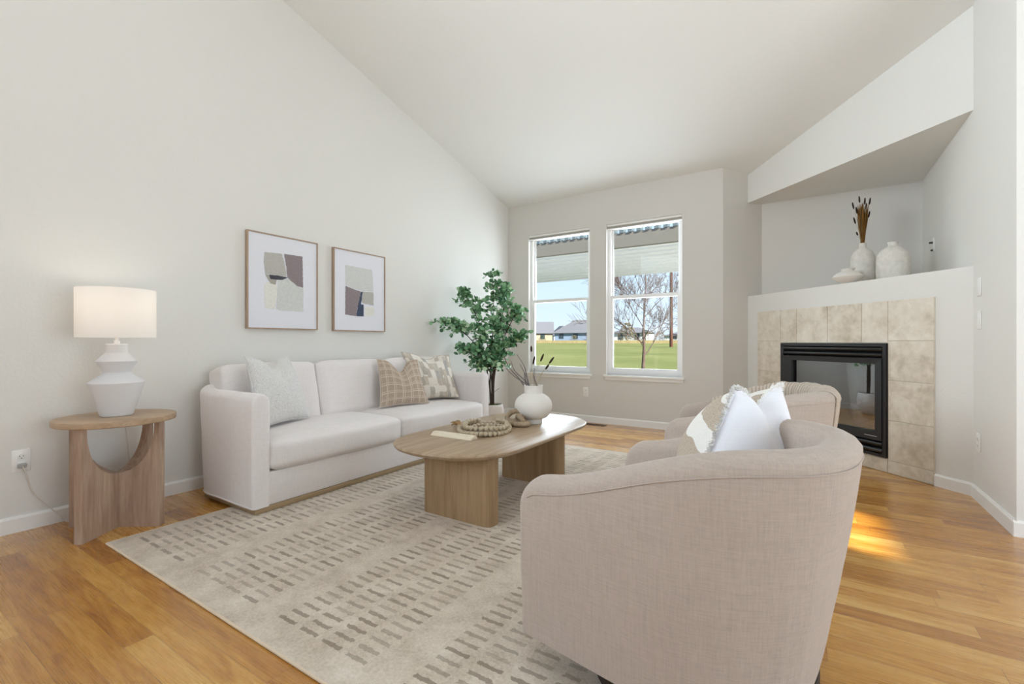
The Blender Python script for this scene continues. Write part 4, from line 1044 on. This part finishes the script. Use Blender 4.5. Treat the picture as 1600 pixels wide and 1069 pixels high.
B_ = [('cream', [(2.877, 1.33), (2.988, 1.331), (2.996, 1.253), (2.88, 1.238)]),
      ('pale', [(2.661, 1.689), (2.965, 1.684), (2.98, 1.48), (2.848, 1.474), (2.749, 1.487), (2.665, 1.513)]),
      ('mauve', [(2.665, 1.502), (2.749, 1.482), (2.834, 1.467), (2.812, 1.372), (2.777, 1.237), (2.661, 1.246)]),
      ('navy', [(2.834, 1.461), (2.855, 1.469), (2.834, 1.35), (2.865, 1.347), (2.865, 1.238), (2.78, 1.237), (2.812, 1.372)]),
      ('grey', [(2.855, 1.469), (2.98, 1.471), (2.98, 1.346), (2.862, 1.358), (2.841, 1.374)])]
picture(1.803, 2.385, 1.100, 1.832, A_, 'framed abstract with mauve block at upper right, nearer the lamp')
picture(2.540, 3.122, 1.098, 1.830, B_, 'framed abstract with mauve and navy shapes at lower left, nearer the plant')

# ------------------------------------------------------------------ mantel vases
def vase(name, loc, prof, mat, label):
    r = thing(name, label, 'vase', loc, 0, 'vases on the mantel shelf'); bm = BM(); lathe(bm, prof, seg=64); finish('body', bm, mat, r, smooth=True, ang=40); return r
def rnoise(o, amt, s=12):
    for v in o.data.vertices: v.co += v.normal * noise.noise(v.co * s) * amt
VA = (3.915, 5.055, ZM)
vase('bottle_vase', VA, [(0, 0), (0.078, 0), (0.086, 0.010), (0.090, 0.06), (0.092, 0.21), (0.086, 0.255), (0.068, 0.297), (0.040, 0.322), (0.026, 0.330), (0.024, 0.357), (0.027, 0.370), (0.020, 0.370), (0.018, 0.33), (0, 0.32)], M['stone'], 'tall grey-white bottle vase holding dried grass on the mantel shelf')
VB = (4.090, 4.810, ZM)
vase('jar_vase', VB, [(0, 0), (0.095, 0), (0.104, 0.010), (0.109, 0.05), (0.110, 0.17), (0.102, 0.215), (0.082, 0.250), (0.048, 0.275), (0.034, 0.282), (0.032, 0.300), (0.036, 0.314), (0.028, 0.314), (0.026, 0.285), (0, 0.27)], M['stone'], 'wide grey-white shouldered jar vase, rightmost on the mantel shelf')
VC = (3.795, 4.825, ZM)
vase('squat_vase', VC, [(0, 0), (0.040, 0), (0.045, 0.005), (0.070, 0.020), (0.104, 0.046), (0.110, 0.058), (0.106, 0.068), (0.080, 0.090), (0.050, 0.104), (0.042, 0.108), (0.048, 0.120), (0.052, 0.124), (0.046, 0.124), (0.036, 0.108), (0, 0.10)], M['vasewhite'], 'low flattened white vase, leftmost on the mantel shelf')
# dried grass bunch and dark seed heads
gb = thing('dried_grass_bunch', 'dense bunch of brown dried grass in the tall mantel vase', 'dried grass', (VA[0], VA[1], ZM + 0.325)); gb['kind'] = 'stuff'
bm = BM()
for k in range(70):
    a = random.uniform(0, 2 * PI); rr = random.uniform(0.0, 0.012); s0_ = Vector((rr * math.cos(a), rr * math.sin(a), 0.0)); R_ = random.uniform(0.0, 0.042); tt = random.uniform(0.20, 0.37)
    e_ = Vector((R_ * math.cos(a), R_ * math.sin(a), tt)); tube(bm, [s0_, s0_.lerp(e_, 0.5) + Vector((0, 0, 0.02)), e_ * 0.8 + Vector((0, 0, tt * 0.1)), e_ + Vector((0, 0, 0.03))], [0.0016, 0.002, 0.0048, 0.001], 5)
finish('stalks', bm, M['browngrass'], gb, smooth=True)['kind'] = 'stuff'
for k, (dx, dz) in enumerate([(-0.085, 0.345), (-0.030, 0.400), (0.018, 0.385), (0.062, 0.385), (-0.055, 0.305), (0.055, 0.270), (-0.072, 0.215), (-0.050, 0.10), (0.030, 0.34)]):
    e_ = rt_ * dx + Vector((0, 0, 0.03 + dz)); stem_thing((VA[0], VA[1], ZM + 0.325), [Vector((0, 0, 0.0)), rt_ * dx * 0.45 + Vector((0, 0, 0.03 + dz * 0.5)), e_ * 0.96, e_], 0.0013, M['straw'],
               'thin stem with dark seed head rising from the tall mantel vase', 'seed-head stems in the mantel vase', head=0.062 if k != 7 else 0.035, headr=0.0065)

# ------------------------------------------------------------------ potted tree
PX, PY = 0.46, 4.32
pt = thing('potted_eucalyptus', 'tall potted artificial tree with small round green leaves in the room corner', 'plant', (PX, PY, 0))
bm = BM(); lathe(bm, [(0, 0), (0.080, 0), (0.088, 0.006), (0.122, 0.08), (0.138, 0.15), (0.140, 0.20), (0.133, 0.255), (0.124, 0.285), (0.118, 0.290), (0.114, 0.285), (0.116, 0.255), (0, 0.250)], seg=64); finish('pot', bm, M['potgrey'], pt, smooth=True, ang=40)
bm = BM(); lathe(bm, [(0, 0.285), (0.04, 0.283), (0.08, 0.275), (0.105, 0.262), (0.112, 0.252)], seg=48)
bmesh.ops.subdivide_edges(bm, edges=bm.edges, cuts=2)
for v in bm.verts: v.co.z += 0.012 * noise.noise(v.co * 40)
finish('moss', bm, M['moss'], pt, smooth=True)
def img(dx, dd, z): return rt_ * dx + Vector((-0.54, 0.842, 0)) * dd + Vector((0, 0, z))
random.seed(31)
bm = BM(); tips = []
trunks = [[(0.00, 0, 0.26), (-0.02, 0, 0.5), (-0.005, 0.0, 0.85), (0.02, 0.02, 1.30), (0.01, 0, 1.80)],
          [(-0.01, 0.01, 0.26), (-0.035, 0.02, 0.55), (-0.11, 0.00, 0.85), (-0.30, -0.12, 1.10), (-0.50, -0.28, 1.22)],
          [(0.02, -0.01, 0.26), (0.03, 0.0, 0.6), (0.10, 0.0, 0.95), (0.22, -0.03, 1.22), (0.30, -0.02, 1.38)],
          [(0.01, 0.02, 0.26), (0.0, 0.02, 0.62), (-0.06, 0.02, 1.0), (-0.20, -0.05, 1.35), (-0.30, -0.08, 1.56)],
          [(0.01, 0.0, 0.26), (0.02, -0.02, 0.62), (0.08, -0.05, 0.85), (0.22, -0.05, 0.98), (0.34, -0.05, 1.05)],
          [(0.0, 0.0, 0.26), (-0.01, 0.03, 0.60), (-0.09, 0.0, 0.78), (-0.20, -0.03, 0.88), (-0.33, -0.12, 0.90)],
          [(0.0, 0.0, 0.26), (0.01, 0.0, 0.60), (0.05, 0.0, 1.0), (0.14, 0.02, 1.40), (0.16, 0.0, 1.64)]]
branches = []
for k, tr_ in enumerate(trunks):
    sp_ = spline([img(*q) for q in tr_], 8); tube(bm, sp_, [0.010 * (1 - 0.75 * i / len(sp_)) * (1 if k < 3 else 0.75) for i in range(len(sp_))], 7)
    n = len(sp_)
    for i in range(int(n * 0.36), n, 2):
        for q in range(2 if i < n * 0.75 else 3):
            a = random.uniform(0, 2 * PI); ln_ = random.uniform(0.10, 0.24) * (1.1 - 0.4 * i / n)
            d_ = Vector((math.cos(a), math.sin(a), random.uniform(-0.15, 0.8))).normalized(); e_ = sp_[i] + d_ * ln_; m_ = sp_[i].lerp(e_, 0.5) + Vector((0, 0, 0.02)); e_.z -= 0.02
            e_.x = max(e_.x, -PX + 0.05); m_.x = max(m_.x, -PX + 0.05)
            if e_.z < 0.66: continue
            branches.append([sp_[i], m_, e_]); tube(bm, spline(branches[-1], 3), [0.0028, 0.0026, 0.0024, 0.002, 0.0018, 0.0016, 0.0012], 5)
    branches.append([sp_[-6], sp_[-3], sp_[-1]])
tube(bm, [img(0.02, 0, 0.42), img(0.06, 0, 0.45), img(0.085, 0, 0.47)], 0.0022, 5)
finish('trunk', bm, M['stem'], pt, smooth=True)
bm = BM()
def leaf(bm, c, d_, size):
    d_ = d_.normalized(); s_ = d_.cross(Vector((random.uniform(-1, 1), random.uniform(-1, 1), random.uniform(-1, 1)))).normalized(); nn = d_.cross(s_)
    prof = [(0, 0), (0.30, 0.40), (0.70, 0.48), (1.05, 0.30), (1.18, 0)]
    L_ = [bm.verts.new(c + d_ * (a * size) - s_ * (b * size) + nn * (0.10 * size * b * 2)) for a, b in prof[1:4]]; R_ = [bm.verts.new(c + d_ * (a * size) + s_ * (b * size) + nn * (0.10 * size * b * 2)) for a, b in prof[1:4]]
    C_ = [bm.verts.new(c + d_ * (a * size)) for a in (0, 0.30, 0.70, 1.05, 1.18)]
    for X, flip in ((L_, 0), (R_, 1)):
        fs = [(C_[0], C_[1], X[0]), (C_[1], C_[2], X[1], X[0]), (C_[2], C_[3], X[2], X[1]), (C_[3], C_[4], X[2])]
        for f in fs: bm.faces.new(f[::-1] if flip else f)
for br in branches:
    sp_ = spline(br, 5); n = len(sp_)
    for i in range(2, n):
        for q in range(2 if random.random() < 0.75 else 1):
            d_ = Vector((random.uniform(-1, 1), random.uniform(-1, 1), random.uniform(-0.5, 0.9)))
            c = sp_[i] + d_ * 0.012
            c.x = max(c.x, -PX + 0.05)
            leaf(bm, c, d_, random.uniform(0.030, 0.052))
for v in bm.verts: v.co.x = max(v.co.x, -PX + 0.015)
o = finish('foliage', bm, M['leaf'], pt, smooth=True, ang=80)

# ------------------------------------------------------------------ outdoors
def ground_z(y): return -0.25 + 0.0 if y < 20 else -0.25 + (y - 20) * 0.0155
bm = BM(); ys = [L + 0.2, 8, 12, 20, 40, 70, 100, 160, 260, 420]; xs_ = [-420, -120, -40, -10, 10, 40, 120]
gv = [[bm.verts.new((x, y, ground_z(min(y, 100)) - (max(0, y - 100) * 0.004))) for x in xs_] for y in ys]
for i in range(len(ys) - 1):
    for j in range(len(xs_) - 1): bm.faces.new((gv[i][j], gv[i][j + 1], gv[i + 1][j + 1], gv[i + 1][j]))
struct(finish('ground_lawn', bm, M['lawn']))
struct(boxo('ground_patio', M['concrete'], (-6.5, 6.5, L + 0.2, 12.6, -0.30, -0.16)))
struct(boxo('ground_side', M['concrete'], (XR + 0.2, XR + 60, -20, 9.0, -0.40, -0.16)))
# patio cover
pc = thing('patio_cover', 'white ribbed patio cover on a beam seen through the tops of the windows', 'patio cover', (0.5, 8.0, -0.16))
boxo('beam', M['cover_beam'], (-5.2, 4.6, 0.0, 0.10, 2.855, 3.110), 0.0, pc)
bm = BM(); n = 9; y0_, y1_ = 0.10, 3.2
pts = []
for k in range(n):
    ya = y0_ + (y1_ - y0_) * k / n; yb = y0_ + (y1_ - y0_) * (k + 1) / n; d_ = yb - ya
    pts += [(ya, 0.0), (ya + d_ * 0.62, 0.0), (ya + d_ * 0.66, 0.11), (ya + d_ * 0.94, 0.11)]
pts.append((y1_, 0.0))
zf = lambda y: 2.875 - (y - y0_) * 0.022
lo2 = [[bm.verts.new((x, y, zf(y) + dz)) for y, dz in pts] for x in (-5.2, 4.6)]; up2 = [[bm.verts.new((x, y, zf(y) + 0.14)) for y in (y0_, y1_)] for x in (-5.2, 4.6)]
for k in range(len(pts) - 1): bm.faces.new((lo2[0][k], lo2[0][k + 1], lo2[1][k + 1], lo2[1][k]))
bm.faces.new((up2[0][0], up2[0][1], up2[1][1], up2[1][0])); bm.faces.new((lo2[0][-1], lo2[1][-1], up2[1][1], up2[0][1])); bm.faces.new((lo2[0][0], lo2[1][0], up2[1][0], up2[0][0]))
finish('roof_pan', bm, M['cover_pan'], pc)
bm = BM()
for k in range(63): x = -5.1 + k * 0.155; box(bm, x, x + 0.075, -0.02, 0.14, 3.110, 3.195)
o = finish('rafter_ends', bm, M['cover_tooth'], pc); o['kind'] = 'stuff'
for x in (-5.1, 4.45): boxo('post', M['cover_beam'], (x, x + 0.10, 0.0, 0.10, 0.0, 2.855), parent=pc)
for x in (-5.1, 4.45): boxo('post', M['cover_beam'], (x, x + 0.10, 3.0, 3.1, -0.09, 2.80), parent=pc)
# bare tree
random.seed(12)
bt = thing('bare_tree', 'leafless young tree on the lawn seen through the right window', 'tree', (-1.33, 16.0, ground_z(16)))
bm_t = BM(); bm_b = BM()
def grow(p, d_, ln_, r_, lvl, bmx):
    pts = [p]; cur = p.copy(); dd = d_.copy(); n = 5
    for k in range(n):
        dd = (dd + Vector((random.uniform(-1, 1), random.uniform(-1, 1), random.uniform(-0.6, 1.0))) * 0.13).normalized(); cur = cur + dd * ln_ / n; pts.append(cur.copy())
    tube(bmx, pts, [r_ * (1 - 0.55 * k / n) for k in range(n + 1)], 6 if lvl < 2 else 4, cap=False)
    if lvl >= 4: return
    for k in range(random.choice((5, 6, 7)) if lvl else 0):
        i = random.choice((2, 3, 4, 5)); a = random.uniform(0, 2 * PI); s_ = dd.cross(Vector((math.cos(a), math.sin(a), 0.2))).normalized()
        grow(pts[i], (dd * 0.75 + s_ * random.uniform(0.45, 0.8) + Vector((0, 0, 0.12))).normalized(), ln_ * random.uniform(0.5, 0.72), max(0.0055, r_ * 0.5), lvl + 1, bmx)
tp_ = [Vector((0, 0, 0)), Vector((0.02, 0, 0.5)), Vector((0.05, 0, 1.05)), Vector((0.02, 0, 1.6)), Vector((0.05, 0.02, 2.3)), Vector((0.10, 0, 3.1)), Vector((0.12, 0, 4.0))]
tube(bm_t, tp_, [0.066, 0.058, 0.052, 0.040, 0.032, 0.022, 0.010], 10); finish('trunk', bm_t, M['bark'], bt, smooth=True)
for (z, a, e_, ln_, r_) in [(0.75, 0.45, 0.75, 2.1, 0.036), (1.05, 3.5, 0.95, 2.0, 0.030), (1.2, 2.6, 0.55, 1.9, 0.028), (1.45, 0.1, 0.65, 1.9, 0.028), (1.7, 3.9, 0.7, 1.9, 0.026), (1.9, 1.4, 0.8, 1.8, 0.024), (2.1, 5.5, 0.7, 1.8, 0.024), (2.35, 3.0, 0.8, 1.7, 0.02), (2.6, 0.2, 0.8, 1.6, 0.02), (2.9, 2.4, 1.0, 1.5, 0.018), (1.35, 4.7, 0.6, 1.6, 0.022), (3.2, 0.8, 1.1, 1.3, 0.016), (3.3, 3.8, 1.1, 1.3, 0.016)]:
    dd = (rt_ * math.cos(a) + Vector((-0.54, 0.84, 0)) * math.sin(a) * 0.8 + Vector((0, 0, math.tan(e_)))).normalized(); grow(Vector((0.04, 0, z)), dd, ln_ * 0.74, r_ * 0.62, 1, bm_b)
finish('branches', bm_b, M['bark'], bt, smooth=True)['kind'] = 'stuff'
# utility pole
bm = BM(); tube(bm, [(0, 0, 0), (0, 0, 12.5)], [0.22, 0.16], 12); po = thing('utility_pole', 'tall brown wooden utility pole beyond the lawn', 'pole', (-11.0, 60.0, ground_z(60))); finish('post', bm, M['pole'], po, smooth=True)
boxo('crossarm', M['pole'], (-1.2, 1.2, -0.06, 0.06, 11.6, 11.75), parent=po)
# houses
def house(loc, rotz, wx, wy, hw, hr, wall, label, gable=True, over=0.4, wins=3, name='house'):
    r = thing(name, label, 'house', loc, rotz, 'houses beyond the lawn')
    bm = BM(); box(bm, -wx / 2, wx / 2, -wy / 2, wy / 2, 0, hw)
    if gable:
        a = [bm.verts.new(p) for p in ((-wx / 2, -wy / 2, hw), (-wx / 2, wy / 2, hw), (-wx / 2, 0, hw + hr), (wx / 2, -wy / 2, hw), (wx / 2, wy / 2, hw), (wx / 2, 0, hw + hr))]; bm.faces.new(a[:3]); bm.faces.new(a[3:])
    finish('wall', bm, wall, r)
    bm = BM(); ins = 0 if gable else wy * 0.45
    xo, yo = wx / 2 + over, wy / 2 + over; zz = hw - over * hr / (wy / 2)
    A = [bm.verts.new(p) for p in ((-xo, -yo, zz), (xo, -yo, zz), (xo, yo, zz), (-xo, yo, zz), (-xo + ins, 0, hw + hr + 0.05), (xo - ins, 0, hw + hr + 0.05))]
    bm.faces.new((A[0], A[1], A[5], A[4])); bm.faces.new((A[2], A[3], A[4], A[5])); bm.faces.new((A[1], A[2], A[5])); bm.faces.new((A[3], A[0], A[4])); bm.faces.new((A[0], A[3], A[2], A[1]))
    if gable: pass
    finish('roof', bm, M['roof'], r)
    for k in range(wins):
        x = -wx / 2 + wx * (k + 0.5) / wins; boxo('window', M['glassdark'], (x - 0.5, x + 0.5, -wy / 2 - 0.06, -wy / 2 - 0.01, 0.9, 2.1), parent=r)
    return r
gz = ground_z(90) 
house((-37.6, 92, gz), 0.10, 9.4, 8, 2.3, 2.6, M['houseblue'], 'pale blue house with long grey roof beyond the lawn, right part of the left window', gable=False)
house((-52.5, 97, gz), 0.5, 9, 8, 2.4, 2.6, M['housetan'], 'tan gabled house at the far left edge of the left window', wins=2)
house((-52.0, 111, gz), -0.9, 5, 5, 2.2, 2.2, M['housewhite'], 'small white gabled house between the two far houses', wins=1)
house((-27.5, 96, gz - 0.2), 0.0, 7, 6, 2.4, 1.0, M['housewhite'], 'low white house seen through the left side of the right window', gable=False, wins=2)
house((-20.0, 112, gz - 0.1), 0.1, 9, 8, 1.8, 1.0, M['housewhite'], 'distant white house behind the bare tree', gable=False, wins=2)
fe = thing('low_fence', 'low straw-coloured fence along the far edge of the lawn', 'fence', (-30, 84.5, ground_z(86)))
boxo('rail_panel', M['fence'], (-40, 30, 0, 0.1, -0.1, 0.55), parent=fe)
def shrub(x, y, h, wd, mat, label, seed):
    r = thing('shrub', label, 'shrub', (x, y, ground_z(min(y, 100))), 0, 'shrubs beyond the lawn'); rng = random.Random(seed); bm = BM()
    for k in range(420):
        a = rng.uniform(0, 2 * PI); rr = wd / 2 * rng.random() ** 0.5; zz = h * rng.random(); f = 1 - (zz / h) ** 2 * 0.7
        c = Vector((rr * math.cos(a) * f, rr * math.sin(a) * f * 0.6, zz)); d_ = Vector((rng.uniform(-1, 1), rng.uniform(-1, 1), rng.uniform(-0.3, 1))).normalized(); s_ = d_.cross(Vector((rng.uniform(-1, 1), 1, 0))).normalized(); q = h * 0.055
        bm.faces.new([bm.verts.new(c - s_ * q * 0.5), bm.verts.new(c + d_ * q * 1.4), bm.verts.new(c + s_ * q * 0.5)])
    finish('foliage', bm, mat, r)
    bm = BM(); tube(bm, [(0, 0, 0), (0, 0, h * 0.7)], [h * 0.03, h * 0.01], 6); finish('stem', bm, M['bark'], r)
SH = [(-26.2, 88, 3.9, 4.2, 'shrub', 'tall tan bushy shrub left of the bare tree trunk'), (-22.5, 88, 2.4, 3.2, 'shrubgreen', 'green shrub directly behind the bare tree trunk'), (-20.3, 90, 2.0, 3.0, 'shrub', 'low tan shrub right of the bare tree trunk'),
      (-15.4, 88, 3.8, 3.2, 'shrub', 'tan shrub at the right edge of the right window'), (-48.4, 86, 4.5, 1.6, 'shrubgreen', 'tall dark evergreen at the left edge of the left window'), (-45.0, 104, 5.2, 3.4, 'shrub', 'bare grey-brown tree crown between the far houses'),
      (-37.0, 87, 1.6, 2.6, 'shrub', 'low shrub before the pale blue house'), (-33.8, 87.5, 1.8, 1.8, 'shrub', 'low shrub at the right end of the pale blue house'), (-44.6, 87, 1.6, 2.2, 'shrubgreen', 'low green shrub before the small white gabled house')]
for k, (x, y, h, wd, m_, lb) in enumerate(SH): shrub(x, y, h, wd, M[m_], lb, k + 3)
